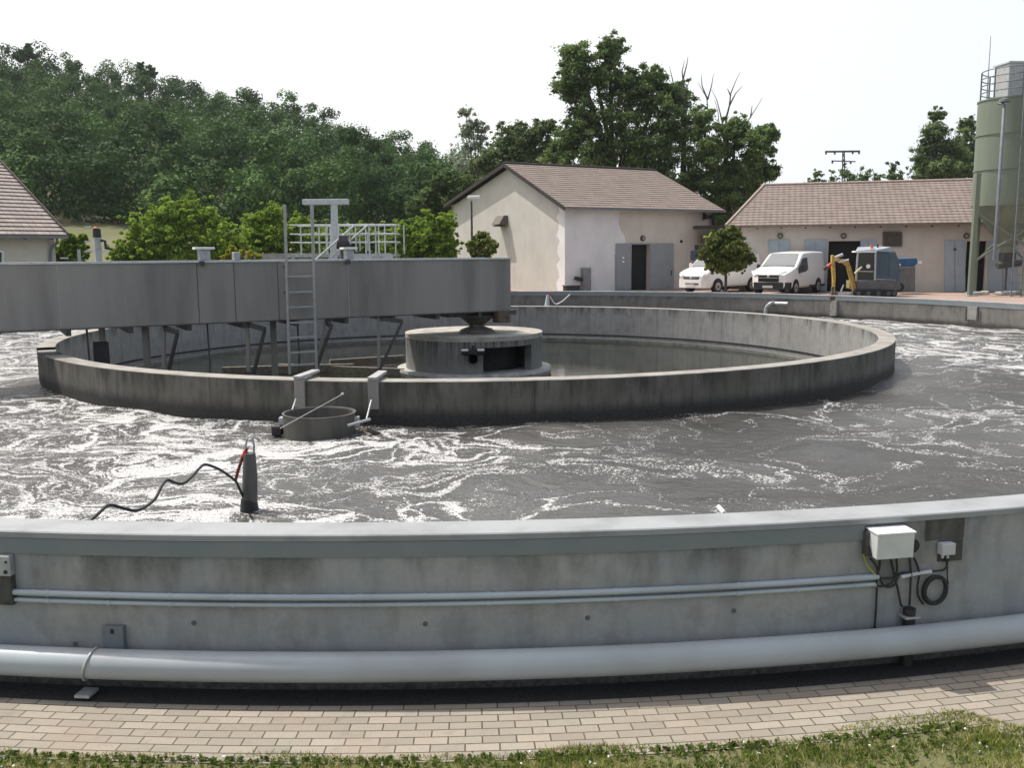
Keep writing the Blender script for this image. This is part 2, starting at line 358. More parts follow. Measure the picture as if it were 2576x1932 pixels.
# near paved path round the tank: concrete block pavers, laid in courses that follow the wall
N = NT('paver_blocks'); uv = N.n('TexCoord').outputs['UV']
br = N.n('TexBrick', _Vector=uv, _Scale=1, offset=.5); br.inputs['Brick Width'].default_value = .203; br.inputs['Row Height'].default_value = .0865
br.inputs['Mortar Size'].default_value = .0048; br.inputs['Mortar Smooth'].default_value = .25; br.inputs['Bias'].default_value = 0
br.inputs['Color1'].default_value = (.315, .28, .23, 1); br.inputs['Color2'].default_value = (.235, .215, .18, 1); br.inputs['Mortar'].default_value = (.05, .042, .024, 1)
P = N.pos(); f = N.noise(P, 1.6, 6, .6); g = N.noise(P, 55, 4, .7); h = N.noise(P, 7, 4, .6)
col = N.mix(N.ramp(f, .4, .75, 0, .4), br.outputs[0], (.27, .2, .15)); col = N.mix(N.ramp(g, .45, .8, 0, .55), col, (.2, .165, .12)); col = N.mix(N.ramp(h, .52, .78, 0, .5), col, (.17, .15, .12))
N.set(Base_Color=col, Roughness=.93)
N.bump(N.math('ADD', N.math('MULTIPLY', br.outputs['Fac'], -1.2), N.math('MULTIPLY', g, .35)), .6, .006); M['paver'] = N.m
def ring_sheet(name, r0, r1, a0, a1, nr, nth, zf, mat, kind=None):
    vs = []; fs = []; uvs = []
    for k in range(nr+1):
        r = r0 + (r1-r0)*k/nr
        for i in range(nth+1):
            th = a0 + (a1-a0)*i/nth; p = pol(r, th); vs.append((p.x, p.y, zf(p.x, p.y))); uvs.append((th*(RO+.45), r - RO))
    for k in range(nr):
        for i in range(nth): fs.append((k*(nth+1)+i, k*(nth+1)+i+1, (k+1)*(nth+1)+i+1, (k+1)*(nth+1)+i))
    me = bpy.data.meshes.new(name); me.from_pydata(vs, [], fs); ul = me.uv_layers.new()
    for l in me.loops: ul.data[l.index].uv = uvs[l.vertex_index]
    me.materials.append(mat); o = bpy.data.objects.new(name, me); COL.objects.link(o); fix_normals(me)
    me.polygons.foreach_set('use_smooth', [True]*len(me.polygons))
    if kind: o['kind'] = kind
    return o
ring_sheet('shade_gravel_strip', RO-.02, RO+.2, -1.5, 1.5, 2, 240, lambda x, y: ground_z(x, y) + .010, plain('shade_dark_gravel', (.035, .035, .034), .9, .35, 60, bump=.6), 'structure')  # gravel edge coloured near black and widened to deepen the wall's shadow
ring_sheet('paved_path', RO+.003, RO+.885, -1.5, 1.5, 10, 240, lambda x, y: ground_z(x, y) + .006, M['paver'], 'structure')
ring_sheet('paved_path', RO+.886, RO+1.3, .197, .6, 3, 40, lambda x, y: ground_z(x, y) + .006, M['paver'], 'structure')
# short lawn with blades
def lawn():
    V = []; T = []
    n = 200000; th = rng.uniform(-.38, .42, n); edge = .86 + .03*np.sin(th*60) + .02*np.sin(th*140+1) + np.where(th > .13, -.11*np.clip((th-.13)/.04, 0, 1), 0) + np.where(th > .193, .30*np.clip((th-.193)/.012, 0, 1), 0)
    r = RO + edge - .05 + 1.0*rng.random(n)**1.2 + rng.normal(size=n)*.015
    dense = np.sin(th*37)+np.sin(th*91+2)+np.sin(r*23)*.8
    keep = (rng.random(n) < np.clip(.52 + .25*dense - np.where((th < .06) & (th > -.14), .15, 0), .06, 1)); th = th[keep]; r = r[keep]; n = len(r)
    x = XC + r*np.sin(th); y = YC - r*np.cos(th); hgt = .015 + .038*rng.random(n)*np.clip((r-RO-.8)*5, .3, 1)
    az = rng.uniform(0, 2*PI, n); wd = .002 + .0025*rng.random(n); lean = rng.uniform(.2, 1.1, n)*hgt; la = rng.uniform(0, 2*PI, n)
    z0 = .004
    p0 = np.stack([x - wd*np.cos(az), y - wd*np.sin(az), np.full(n, z0)], 1); p1 = np.stack([x + wd*np.cos(az), y + wd*np.sin(az), np.full(n, z0)], 1)
    p2 = np.stack([x + lean*np.cos(la), y + lean*np.sin(la), z0 + hgt], 1)
    V = np.stack([p0, p1, p2], 1).reshape(-1, 3)
    tint = np.clip(.45 + .25*np.sin(th*29 + r*9) + rng.normal(size=n)*.22, 0, 1)
    dry = (np.sin(th*53+4)*np.sin(r*13+th*20) > .25) & (rng.random(n) < .6) | (rng.random(n) < np.where((th < .06) & (th > -.14), .45, .18))
    tint = np.where(dry, .86 + .14*rng.random(n), tint*.8)
    me = bpy.data.meshes.new('grass'); me.vertices.add(3*n); me.vertices.foreach_set('co', V.ravel().astype(np.float32))
    me.loops.add(3*n); me.loops.foreach_set('vertex_index', np.arange(3*n, dtype=np.int32)); me.polygons.add(n)
    me.polygons.foreach_set('loop_start', np.arange(0, 3*n, 3, dtype=np.int32)); me.update(calc_edges=True)
    a = me.attributes.new('tint', 'FLOAT', 'FACE'); a.data.foreach_set('value', tint.astype(np.float32))
    me.materials.append(leafmat('grass_blades', (.075, .11, .014), (.25, .30, .05), (.46, .40, .19), .3)); o = bpy.data.objects.new('grass', me); COL.objects.link(o)
    tag(o, 'short patchy lawn with dry tufts beside the block path', 'grass', kind='stuff')
lawn()
cl = []
for i in range(110):
    th = random.uniform(-.2, .27); r = RO + .85 + random.random()*.35; p = pol(r, th); cl.append(((p.x, p.y, .035), (.012, .012, .008), 5, .9))
o = leaf_mesh('white_clover', cl, plain('white_petals', (.75, .75, .68), .7, .05), None, .011, 1); tag(o, 'tiny white clover flowers scattered in the lawn', 'flowers', kind='stuff')
cl = []
for i in range(1500):
    th = random.uniform(-.22, .19); r = RO + .85 + random.random()**2*.4; p = pol(r, th); cl.append(((p.x, p.y, .02), (.03, .03, .012), 9, random.random()*.7))
o = leaf_mesh('low_weeds', cl, leafmat('weed_leaves', (.05, .09, .015), (.19, .24, .06)), None, .022, .7); tag(o, 'low broad leaved weeds creeping between the grass', 'weeds', kind='stuff')

# ------------------------------------------------------------------ outer tank
TW = 1.085; WOUT = .19
M['conc_out'] = concrete('outer_wall_concrete', (.35, .35, .335), (.11, .115, .11), .95, .4, warm=(.28, .305, .32), joints=0, patch=.38, zdark=(.02, .2))  # wall foot darkened in the colour to deepen the shade behind the pipe
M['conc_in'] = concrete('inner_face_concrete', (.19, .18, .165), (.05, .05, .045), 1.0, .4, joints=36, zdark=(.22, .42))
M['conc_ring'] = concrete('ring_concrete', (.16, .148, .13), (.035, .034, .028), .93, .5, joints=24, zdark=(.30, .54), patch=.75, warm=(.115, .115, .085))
M['conc_ringin'] = concrete('ring_inner_concrete', (.30, .295, .285), (.05, .05, .045), .93, .42, joints=24, patch=.45)
M['coping'] = plain('pale_painted_coping', (.27, .285, .295), .7, .06, 2.5, bump=.1, dirt=(.20, .21, .215))
M['ringtop'] = plain('ring_top_concrete', (.27, .255, .23), .85, .14, 2.5, bump=.15, dirt=(.17, .16, .145))
M['bandgrey'] = plain('blue_grey_coating', (.16, .19, .20), .6, .1, 2, dirt=(.20, .22, .225))
outer = thing('round_tank', 'large round concrete aeration tank full of foaming water, pipe along its foot', 'tank', (XC, YC, 0))
NS = 256
mb = MB().lathe([(RO-.02, -.3), (RO-.02, TW-.05)], (XC, YC), NS); mb.build('outer_face', M['conc_out'], outer)
MB().lathe([(RO-.28, TW-.05), (RO-.28, -3.2)], (XC, YC), NS).build('inner_face', M['conc_in'], outer)
MB().lathe([(RO-.295, TW-.045), (RO-.295, TW-.008), (RO-.287, TW), (RO-.008, TW), (RO, TW-.008), (RO, TW-.045)], (XC, YC), NS, closed=True).build('coping', M['coping'], outer)
t0 = theta(cyl(0, 1350, RO)) - .9; t1 = theta(cyl(2176, 1340, RO)) + .0
MB().lathe([(RO-.006, TW-.049), (RO-.006, TW-.155), (RO-.03, TW-.155), (RO-.03, TW-.049)], (XC, YC), 128, t0, t1, closed=True).build('coated_band', M['bandgrey'], outer)
MB().lathe([(RO-.27, TW-.05), (RO-.27, TW-.2), (RO-.292, TW-.2), (RO-.292, TW-.05)], (XC, YC), 200, 1.3, 5.6, closed=True).build('coated_band', M['bandgrey'], outer)
# ------------------------------------------------------------------ turbulent water
def watermat():
    N = NT('foaming_sludge_water'); P = N.pos(); sx = N.n('SeparateXYZ', _0=P)
    wn = N.n('TexNoise', _Vector=P, _Scale=.35, _Detail=3); dv = N.n('VectorMath', operation='SCALE', _0=N.n('VectorMath', operation='SUBTRACT', _0=wn.outputs[1], _1=(.5, .5, .5)).outputs[0]); dv.inputs['Scale'].default_value = 3.2
    Q = N.n('VectorMath', operation='ADD', _0=P, _1=dv.outputs[0]).outputs[0]
    wn2 = N.n('TexNoise', _Vector=P, _Scale=2.2, _Detail=3); dv2 = N.n('VectorMath', operation='SCALE', _0=N.n('VectorMath', operation='SUBTRACT', _0=wn2.outputs[1], _1=(.5, .5, .5)).outputs[0]); dv2.inputs['Scale'].default_value = .5
    Q = N.n('VectorMath', operation='ADD', _0=Q, _1=dv2.outputs[0]).outputs[0]
    qx = N.n('SeparateXYZ', _0=Q)   # follow the ring current: stretch the pattern along the circle
    ax_, ay_ = N.math('SUBTRACT', qx.outputs[0], XC), N.math('SUBTRACT', YC, qx.outputs[1])
    pr_ = N.math('SQRT', N.math('ADD', N.math('MULTIPLY', ax_, ax_), N.math('MULTIPLY', ay_, ay_)))
    fl = N.n('CombineXYZ', _0=N.math('MULTIPLY', N.math('ARCTAN2', ax_, ay_), 8.0), _1=pr_).outputs[0]
    def rid(sc, w):   # thin foam lines
        q = N.noise(fl, sc, 3, .5); return N.ramp(N.math('ABSOLUTE', N.math('SUBTRACT', q, .5)), 0, w, 1, 0)
    l1 = rid(.5, .036); l2 = rid(1.05, .042); l3 = rid(2.1, .055); l4 = rid(5.2, .06)
    # aerators churn the left half hardest
    dx = N.math('ADD', sx.outputs[0], 6.5); dy = N.math('SUBTRACT', sx.outputs[1], 11)
    dist = N.math('SQRT', N.math('ADD', N.math('MULTIPLY', dx, dx), N.math('MULTIPLY', dy, N.math('MULTIPLY', dy, .8))))
    churn = N.ramp(dist, 2.5, 10.5, 1, 0)
    far = N.math('MULTIPLY', N.ramp(sx.outputs[0], 6, 12), N.ramp(sx.outputs[1], 15, 24)); left = N.ramp(sx.outputs[0], -12, -9.5, 1, 0)
    act = N.math('MAXIMUM', N.math('MAXIMUM', churn, N.math('MULTIPLY', far, .75)), left)
    big = N.ramp(N.noise(fl, .6, 4, .6), .40, .62)
    mid = N.noise(P, 2.5, 4, .6); grain = N.noise(P, 17, 3, .75); grain2 = N.noise(P, 42, 2, .7)
    lines = N.math('MAXIMUM', N.math('MAXIMUM', l1, N.math('MULTIPLY', l2, .85)), N.math('MAXIMUM', N.math('MULTIPLY', l3, N.math('MULTIPLY', act, .7)), N.math('MULTIPLY', l4, N.math('MULTIPLY', act, .55))))
    g3 = N.noise(P, 26, 2, .6); g4 = N.noise(P, 60, 1, .5)
    gr = N.math('ADD', N.math('MULTIPLY', N.math('SUBTRACT', g3, .5), 1.7), N.math('MULTIPLY', N.math('SUBTRACT', g4, .5), 1.1))
    a = N.math('MULTIPLY', lines, N.math('ADD', N.math('MULTIPLY', act, .40), N.ramp(N.noise(fl, .3, 2), .40, .58, .32, .62)))
    b = N.math('MULTIPLY', big, N.math('MULTIPLY', act, .16))
    amt = N.math('ADD', N.math('ADD', a, b), N.math('ADD', N.math('MULTIPLY', act, .05), N.math('MULTIPLY', N.math('SUBTRACT', mid, .5), .55)))
    foam = N.math('MULTIPLY', N.ramp(N.math('SUBTRACT', N.math('ADD', gr, amt), .56), -.04, .12), .95)
    base = N.mix(N.ramp(N.noise(fl, .5, 4), .35, .7), (.045, .042, .038), (.088, .086, .082))
    base = N.mix(N.math('MULTIPLY', act, .3), base, (.13, .128, .125))
    col = N.mix(foam, base, N.mix(N.ramp(g4, .35, .65), (.27, .268, .262), (.62, .62, .62)))
    N.set(Base_Color=col, Roughness=N.ramp(foam, 0, 1, .2, .8), Specular_IOR_Level=.5)
    hgt = N.math('ADD', N.math('MULTIPLY', N.noise(N.scale(Q, (1, 1.6, 0)), 2.2, 5, .62), 1.0), N.math('ADD', N.math('MULTIPLY', N.noise(P, 11, 4, .7), .35), N.math('MULTIPLY', foam, .12)))
    N.bump(hgt, .8, .09); return N.m
M['water'] = watermat()
WZ = .19
vs = []; fs = []; nr = 110; nth = 720; Rw0, Rw1 = RI-.05, RO-.26
def hh(x, y):
    return .017*(math.sin(x*1.9+math.sin(y*1.3)*1.5)+math.sin(y*2.3-x*.9+1)+math.sin(x*4.1+y*3.3+math.sin(x)*2)*.6)
for k in range(nr+1):
    r = Rw0 + (Rw1-Rw0)*k/nr
    for i in range(nth):
        p = pol(r, 2*PI*i/nth); vs.append((p.x, p.y, WZ + hh(p.x, p.y)))
for k in range(nr):
    for i in range(nth): j = (i+1) % nth; fs.append((k*nth+i, k*nth+j, (k+1)*nth+j, (k+1)*nth+i))
tag(MB().add(vs, fs, True).build('water', M['water']), kind='structure')
# calm inner water
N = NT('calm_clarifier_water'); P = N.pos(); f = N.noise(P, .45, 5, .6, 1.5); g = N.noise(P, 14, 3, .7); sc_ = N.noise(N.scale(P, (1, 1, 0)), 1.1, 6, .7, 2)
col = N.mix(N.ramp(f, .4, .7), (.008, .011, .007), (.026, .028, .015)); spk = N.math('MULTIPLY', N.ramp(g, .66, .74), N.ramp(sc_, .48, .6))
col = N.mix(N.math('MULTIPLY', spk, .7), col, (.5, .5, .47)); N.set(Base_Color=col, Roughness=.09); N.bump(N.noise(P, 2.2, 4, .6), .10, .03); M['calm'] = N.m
tag(MB().lathe([(.3, -.30), (RI-.3, -.30)], (XC, YC), 96).build('calm_water', M['calm']), kind='structure')
# ------------------------------------------------------------------ inner ring wall
RT = .886; RTH = .374
ring = thing('ring_wall', 'stained concrete ring wall standing in the middle of the foaming tank', 'tank wall', (XC, YC, RT))
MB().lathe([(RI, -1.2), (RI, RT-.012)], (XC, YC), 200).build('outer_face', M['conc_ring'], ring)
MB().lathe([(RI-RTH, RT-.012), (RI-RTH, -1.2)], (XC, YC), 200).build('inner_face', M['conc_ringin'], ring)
nt0 = theta(cyl(92, 885, RI)) - .02
mbt = MB().lathe([(RI, RT-.012), (RI-.006, RT), (RI-RTH+.006, RT), (RI-RTH, RT-.012)], (XC, YC), 240, nt0 + .18 - 2*PI + .0, nt0 - .0, closed=True)
mbt.build('top', M['ringtop'], ring)
MB().lathe([(RI-.001, RT-.09), (RI-.001, RT-.055), (RI-RTH+.001, RT-.055), (RI-RTH+.001, RT-.09)], (XC, YC), 24, nt0-.005, nt0+.185, closed=True).build('lowered_edge', M['conc_ringin'], ring)
# launder channel inside
MB().lathe([(RI-RTH-.55, -.5), (RI-RTH-.55, -.215), (RI-RTH-.45, -.215), (RI-RTH-.45, -.5)], (XC, YC), 160, closed=True).build('overflow_channel', plain('wet_channel_concrete', (.15, .15, .14), .6, .2, 4), ring)
MB().lathe([(RI-RTH-.015, -.17), (RI-RTH-.015, -.12), (RI-RTH+.005, -.12), (RI-RTH+.005, -.17)], (XC, YC), 160, closed=True).build('gap_shadow_line', M['black'], ring)  # black ring standing in for the shadowed gap above the channel
# ------------------------------------------------------------------ centre pier
M['conc_pier'] = concrete('pier_concrete', (.21, .208, .195), (.02, .02, .02), .80, .9, patch=.3)
pier = thing('centre_pier', 'round concrete centre pier with dark water streaks and a wide skirt', 'pier', (XC, YC, -.3))
# drum wall with a window opening on the right-hand side
o0, o1 = theta(at(1215, 885, YC - 1.75)), theta(at(1338, 885, YC - 1.2)); o0, o1 = .16, .98
prof = lambda z0, z1: [(1.83, z0), (1.83, z1), (1.62, z1), (1.62, z0)]
mb = MB(); mb.lathe([(1.83, -.15), (1.83, .79), (1.62, .79), (1.62, -.15)], (XC, YC), 70, o1, o0 + 2*PI, closed=True)
mb.lathe(prof(.53, .79), (XC, YC), 20, o0, o1, closed=True); mb.build('drum', M['conc_pier'], pier)
MB().lathe([(0.01, .80), (1.84, .80), (1.84, .68), (0.01, .68)], (XC, YC), 64).build('top_slab', plain('pier_top', (.34, .32, .28), .85, .15, 3, dirt=(.2, .19, .17)), pier)
MB().lathe([(1.3, -.13), (2.06, -.13), (2.08, -.2), (2.0, -.42), (1.3, -.42)], (XC, YC), 64, closed=True).build('skirt', plain('wet_skirt', (.36, .36, .34), .55, .2, 3, dirt=(.2, .2, .18)), pier)
MB().lathe([(1.2, -.4), (1.2, .68)], (XC, YC), 32).build('shaft', M['dark_open'], pier)
c = at(1190, 890, YC - 1.9); mb = MB()
mb.tube([c + Vector((-.28, 0, .05)), c + Vector((.28, 0, .05))], .075, 10); mb.tube([c + Vector((0, .3, -.12)), c + Vector((0, -.08, -.12))], .13, 12)
mb.box(c + Vector((0, 0, -.05)), (.2, .16, .34)); mb.box(c + Vector((0, 0, .16)), (.07, .07, .1)); mb.build('valve', M['black'], pier)
for s in (-.2, .2): MB().box(c + Vector((s, -.07, .10)), (.17, .05, .045)).build('valve_handle', M['white'], pier, .01)
# ------------------------------------------------------------------ rotating bridge
BD = Vector((-.867, -.498, 0)); BN = Vector((.498, -.867, 0)); B0 = Vector((-.02, 24.5, 0)); BL = 19.9; BW = 1.45
br_ = thing('scraper_bridge', 'long grey steel bridge turning on the centre pier, reaching to the left edge', 'bridge', (XC, YC, .8))
zt, zb = 2.72, 1.40
def bp(s, w=0, z=0): return B0 + BD*s - BN*w + Vector((0, 0, z))
ang = math.atan2(BD.y, BD.x)
MB().box(bp(BL/2, .03, (zt+zb)/2), (BL, .06, zt-zb), ang).build('side_panel', M['steel'], br_)
MB().box(bp(BL/2, BW, (zt+zb)/2), (BL, .06, zt-zb), ang).build('side_panel', M['steel'], br_)
for wv in (.035, BW): MB().box(bp(BL/2, wv, zt+.02), (BL+.02, .13, .04), ang).build('top_flange', M['galv_pale'], br_)
for wv in (.03, BW): MB().box(bp(BL/2, wv, zb-.012), (BL, .16, .024), ang).build('bottom_flange', M['steel_dark'], br_)
MB().box(bp(BL/2, BW/2, zb+.06), (BL-.1, BW-.1, .04), ang).build('walkway_deck', M['galv'], br_)
mb = MB()
for s in (.9, 2.1, 3.3, 4.5, 5.7, 6.9, 8.1, 9.3, 10.5, 12): mb.box(bp(s, BW/2, zb-.09), (.1, BW, .13), ang)
mb.build('cross_beam', M['steel_dark'], br_)
# weld seams on the front panel: narrow raised strips
for px in (147, 498, 591, 700, 877):
    p = isect(px, 740, B0, BD); s = (p - B0).dot(BD)
    MB().box(bp(s, -.003, (zt+zb)/2), (.012, .012, zt-zb-.02), ang).build('weld_seam', M['galv'] if px in (147, 877) else M['steel_dark'], br_)
# turntable
MB().lathe([(.55, 1.28), (.32, 1.12), (.2, 1.02), (.2, .98), (.42, .9), (.52, .80)], (XC+.1, YC-.55), 28).build('turntable', plain('greasy_bearing', (.11, .10, .085), .6, .3, 8), br_)
MB().box((XC+.15, YC-.5, 1.32), (2.0, .5, .13), ang).build('turntable_beam', M['steel_dark'], br_)
MB().box((XC+.75, YC-.75, 1.24), (.35, .35, .3), ang).build('slip_ring_box', M['rust'], br_, .02)
# hanging scraper frames
FR = [((412, 817), (412, 925), (439, 833), (425, 930)), ((622, 812), (625, 935), (656, 826), (638, 940)), ((822, 808), (795, 935), (821, 819), (793, 934)), ((953, 800), (953, 925), (998, 806), (955, 930))]
for (a, b, c_, d_) in FR:
    A, B_, C_, D_ = [isect(*q, B0 + BN*-.1, BD) for q in (a, b, c_, d_)]
    mb = MB(); mb.bar((A.x, A.y, zb), B_, .07, .09); o = mb.build('scraper_hanger', M['steel'], br_)
    f = MB(); f.bar(C_ + BN*.35, D_, .06, .06); f.bar((A.x, A.y, zb-.08), (C_ + BN*.35), .08, .1); f.build('brace', M['steel_dark'], o)
for px, wd in ((365, .12), (687, .12), (255, .1)):
    A = isect(px, 815, B0 - BN*.5, BD); MB().bar((A.x, A.y, zb), (A.x, A.y, -.15), wd, wd).build('support_post', M['steel'], br_)
for px in (521, 748, 217):
    A = isect(px, 815, B0 - BN*.2, BD); MB().tube([(A.x, A.y, zb), (A.x+.02, A.y, .5), (A.x-.03, A.y, -.4)], .022, 6).build('hanging_rod', M['steel_dark'], br_)
A = isect(255, 890, B0 - BN*.4, BD); MB().box(A, (.3, .26, .52), ang).build('submerged_pump', M['black'], br_, .03)
# scum scraper boards near the water
for (xa, ya, xb, yb, zz) in ((560, 934, 890, 925, -.18), (830, 915, 1015, 903, -.12), (700, 925, 1015, 938, -.22)):
    a = gp(xa, ya, zz); b = gp(xb, yb, zz); MB().bar(a, b, .12, .22).build('scraper_board', M['wood'], br_)
# boxes and lamps carried on the flange
for px, top, w_, kind in ((510, 628, .34, 'lamp'), (591, 634, .2, 'box'), (876, 628, .28, 'lamp')):
    p = isect(px, 655, B0, BD); hz = isect(px, top, B0, BD).z
    mb = MB(); mb.box((p.x, p.y+.1, (zt+.04+hz)/2), (w_*.7, .2, hz - zt-.04), ang); o = mb.build('junction_box', M['galv'], br_, .015)
    if kind == 'lamp':
        MB().box((p.x, p.y+.1, hz+.03), (w_*1.25, .3, .05), ang).build('lid', M['white'], o, .01)
        MB().box((p.x, p.y-.06, zt-.02), (.1, .08, .1), ang).build('clamp', M['steel_dark'], o)
p = isect(242, 655, B0, BD)
MB().box((p.x, p.y+.12, zt+.27), (.13, .13, .55), ang).build('control_post', M['galv'], br_, .01)
MB().tube([(p.x, p.y+.12, zt+.54), (p.x, p.y+.12, zt+.72)], [.085, .075], 12).build('beacon', M['black'], br_)
MB().tube([(p.x-.02, p.y+.12, zt+.722), (p.x-.02, p.y+.12, zt+.745), (p.x-.02, p.y+.12, zt+.76)], [.05, .045, .02], 12).build('beacon_lens', M['orange'], br_)
MB().tube([(p.x+.08, p.y+.1, zt+.48), (p.x+.17, p.y+.1, zt+.46), (p.x+.17, p.y+.1, zt+.32), (p.x+.3, p.y+.1, zt+.30)], .03, 8).build('socket', M['black'], br_)
# ladder against the bridge
LP = B0 + BN*.22
lad = thing('ladder', 'upright aluminium ladder hooked on the front of the grey bridge', 'ladder', isect(752, 930, LP, BD))
a0_, a1_ = isect(716, 517, LP, BD), isect(729, 942, LP, BD); b0_, b1_ = isect(785, 510, LP, BD), isect(797, 942, LP, BD)
zlo, zhi = a1_.z, min(a0_.z, b0_.z)+.02
def onl(p, q, z): t = (z - p.z)/(q.z - p.z); return p.lerp(q, t)
L0, L1 = onl(a0_, a1_, zhi), onl(a0_, a1_, zlo); R0, R1 = onl(b0_, b1_, zhi), onl(b0_, b1_, zlo)
MB().bar(L0, L1, .05, .09).build('stile', M['ladder'], lad, .006); MB().bar(R0, R1, .05, .09).build('stile', M['ladder'], lad, .006)
for yy in (695, 734, 772, 811, 848, 886, 918):
    zz = isect(752, yy, LP, BD).z; MB().bar(onl(a0_, a1_, zz), onl(b0_, b1_, zz), .045, .04).build('rung', M['ladder'], lad)
for yy in (670, 735): zz = isect(752, yy, LP, BD).z; MB().bar(onl(a0_, a1_, zz), onl(a0_, a1_, zz) - BN*.2, .03, .03).build('hook', M['steel_dark'], lad)
# ------------------------------------------------------------------ saddle brackets over the ring, and the floating tub
def saddle(px, foot, label):
    p = cyl(px, 960, RI); th = theta(p); t = thing('saddle_bracket', label, 'bracket', pol(RI, th, RT), group='steel brackets hooked over the ring wall')
    u = Vector((math.sin(th), -math.cos(th), 0)); tz = Vector((0, 0, 1)); base = pol(RI, th, 0)
    mb = MB(); mb.bar(base + u*.05 + tz*(RT+.05), base + u*.05 + tz*.45, .17, .07); mb.build('front_leg', M['steel'], t, .01)
    MB().bar(base + u*.12 + tz*(RT+.06), base - u*(RTH+.2) + tz*(RT+.08), .15, .05).build('saddle_plate', M['ladder'], t, .01)
    MB().bar(base - u*(RTH+.1) + tz*(RT+.0), base - u*(RTH+.1) + tz*.2, .2, .05).build('back_leg', M['steel'], t)
    q = at(*foot[0], p.y - .25); q2 = at(*foot[1], p.y - .75)
    MB().tube([q, q2], .015, 8).build('guide_rod', M['galv'], t); return t
saddle(757, ((744, 1005), (735, 1032)), 'steel bracket on the ring wall left of the tub, below the ladder')
s2 = saddle(941, ((934, 1007), (922, 1055)), 'steel bracket on the ring wall right of the floating tub')
q = at(922, 1062, 13.6); MB().bar(q + Vector((-.28, 0, -.05)), q + Vector((.05, .08, .03)), .05, .03).build('foot_plate', M['ladder'], s2)
MB().bar(q + Vector((-.05, .1, -.12)), q + Vector((.12, .35, -.25)), .09, .05).build('hinge_arm', M['rust'], s2)
tc = gp(803, 1040, .5); tubr = 90/FPX*tc.y*1.01
tb = thing('round_tub', 'open round dark tub floating against the ring wall', 'tub', (tc.x, tc.y, WZ))
MB().lathe([(tubr*.97, .02), (tubr, .15), (tubr, .50), (tubr+.012, .52), (tubr-.02, .52), (tubr-.03, .50), (tubr-.03, .12), (0.01, .12)], (tc.x, tc.y), 48).build('tub_wall', plain('brown_grey_tub', (.085, .08, .07), .6, .2, 4, streak=True), tb)
for s in (-1, 1): MB().box((tc.x + s*(tubr+.03), tc.y, .36), (.07, .12, .18)).build('lug', M['galv'], tb, .01)
MB().box((tc.x - tubr - .08, tc.y-.1, .26), (.16, .14, .16)).build('float_switch', M['black'], tb, .03)
pl = thing('sampling_pole', 'thin pale pole leaning across the round tub', 'pole', (tc.x, tc.y-.4, .55))
MB().tube([at(705, 1078, tc.y-.75), at(860, 993, tc.y+.1)], .007, 6).build('shaft', M['ladder'], pl)
MB().tube([at(860, 993, tc.y+.1), at(863, 989, tc.y+.1)], .02, 8).build('tip', M['galv_pale'], pl)
# ------------------------------------------------------------------ mixer guide post and cable in the near water
mp = gp(628, 1290, WZ); Ym = mp.y
post = thing('mixer_post', 'dark tapered post with a hoop handle standing in the foam', 'post', (mp.x, mp.y, WZ))
MB().tube([(mp.x, Ym, -.6), at(628, 1290, Ym), at(629, 1200, Ym), at(628, 1140, Ym)], [.085, .083, .077, .06], 14).build('pole', plain('wet_dark_post', (.085, .085, .08), .5, .25, 8, streak=True), post)
MB().lathe([(.09, .07), (.105, .15), (.083, .34)], (mp.x, Ym), 20).build('base_collar', M['black'], post)
hp = [at(620, 1150, Ym), at(618, 1120, Ym), at(622, 1103, Ym), at(628, 1098, Ym), at(635, 1103, Ym), at(639, 1120, Ym), at(638, 1150, Ym)]
MB().tube(hp, .012, 8).build('hoop', M['galv'], post)
cab = thing('floating_cable', 'black looped cable running from the dark post across the foam', 'cable', at(622, 1290, Ym))
def smooth(pts, n=6):
    P_ = [Vector(p) for p in pts]; P_ = [P_[0]] + P_ + [P_[-1]]; out = []
    for i in range(1, len(P_)-2):
        for k in range(n):
            t = k/n; a, b, c, d = P_[i-1:i+3]
            out.append(.5*((2*b) + (c-a)*t + (2*a-5*b+4*c-d)*t*t + (3*b-a-3*c+d)*t**3))
    return out + [P_[-2]]
pp = [(617, 1262), (600, 1225), (592, 1210), (566, 1190), (545, 1178), (516, 1169), (500, 1180), (484, 1198), (462, 1216), (440, 1215), (421, 1208), (406, 1224), (390, 1255), (365, 1276), (340, 1285), (310, 1279), (275, 1271), (250, 1290), (224, 1314), (200, 1338)]
pts = []
for i, (x, y) in enumerate(pp):
    t = i/(len(pp)-1); pts.append(at(x, y, Ym - (Ym - 7.0)*t**1.0))
MB().tube(smooth(pts), .014, 7).build('cable_run', M['black'], cab)
MB().tube(smooth([at(592, 1210, Ym), at(597, 1190, Ym), at(604, 1168, Ym), at(612, 1145, Ym), at(622, 1128, Ym)]), .017, 7).build('tie_rope', M['rope'], cab)
MB().tube([at(612, 1150, Ym), at(619, 1135, Ym)], .026, 8).build('clasp', M['red'], cab)
tk = thing('steel_rod_end', 'short steel rod end poking up behind the near wall', 'rod', gp(1815, 1292, 1.0))
MB().tube([gp(1822, 1293, .95), gp(1808, 1276, .95)], .02, 8).build('rod', M['galv_pale'], tk)
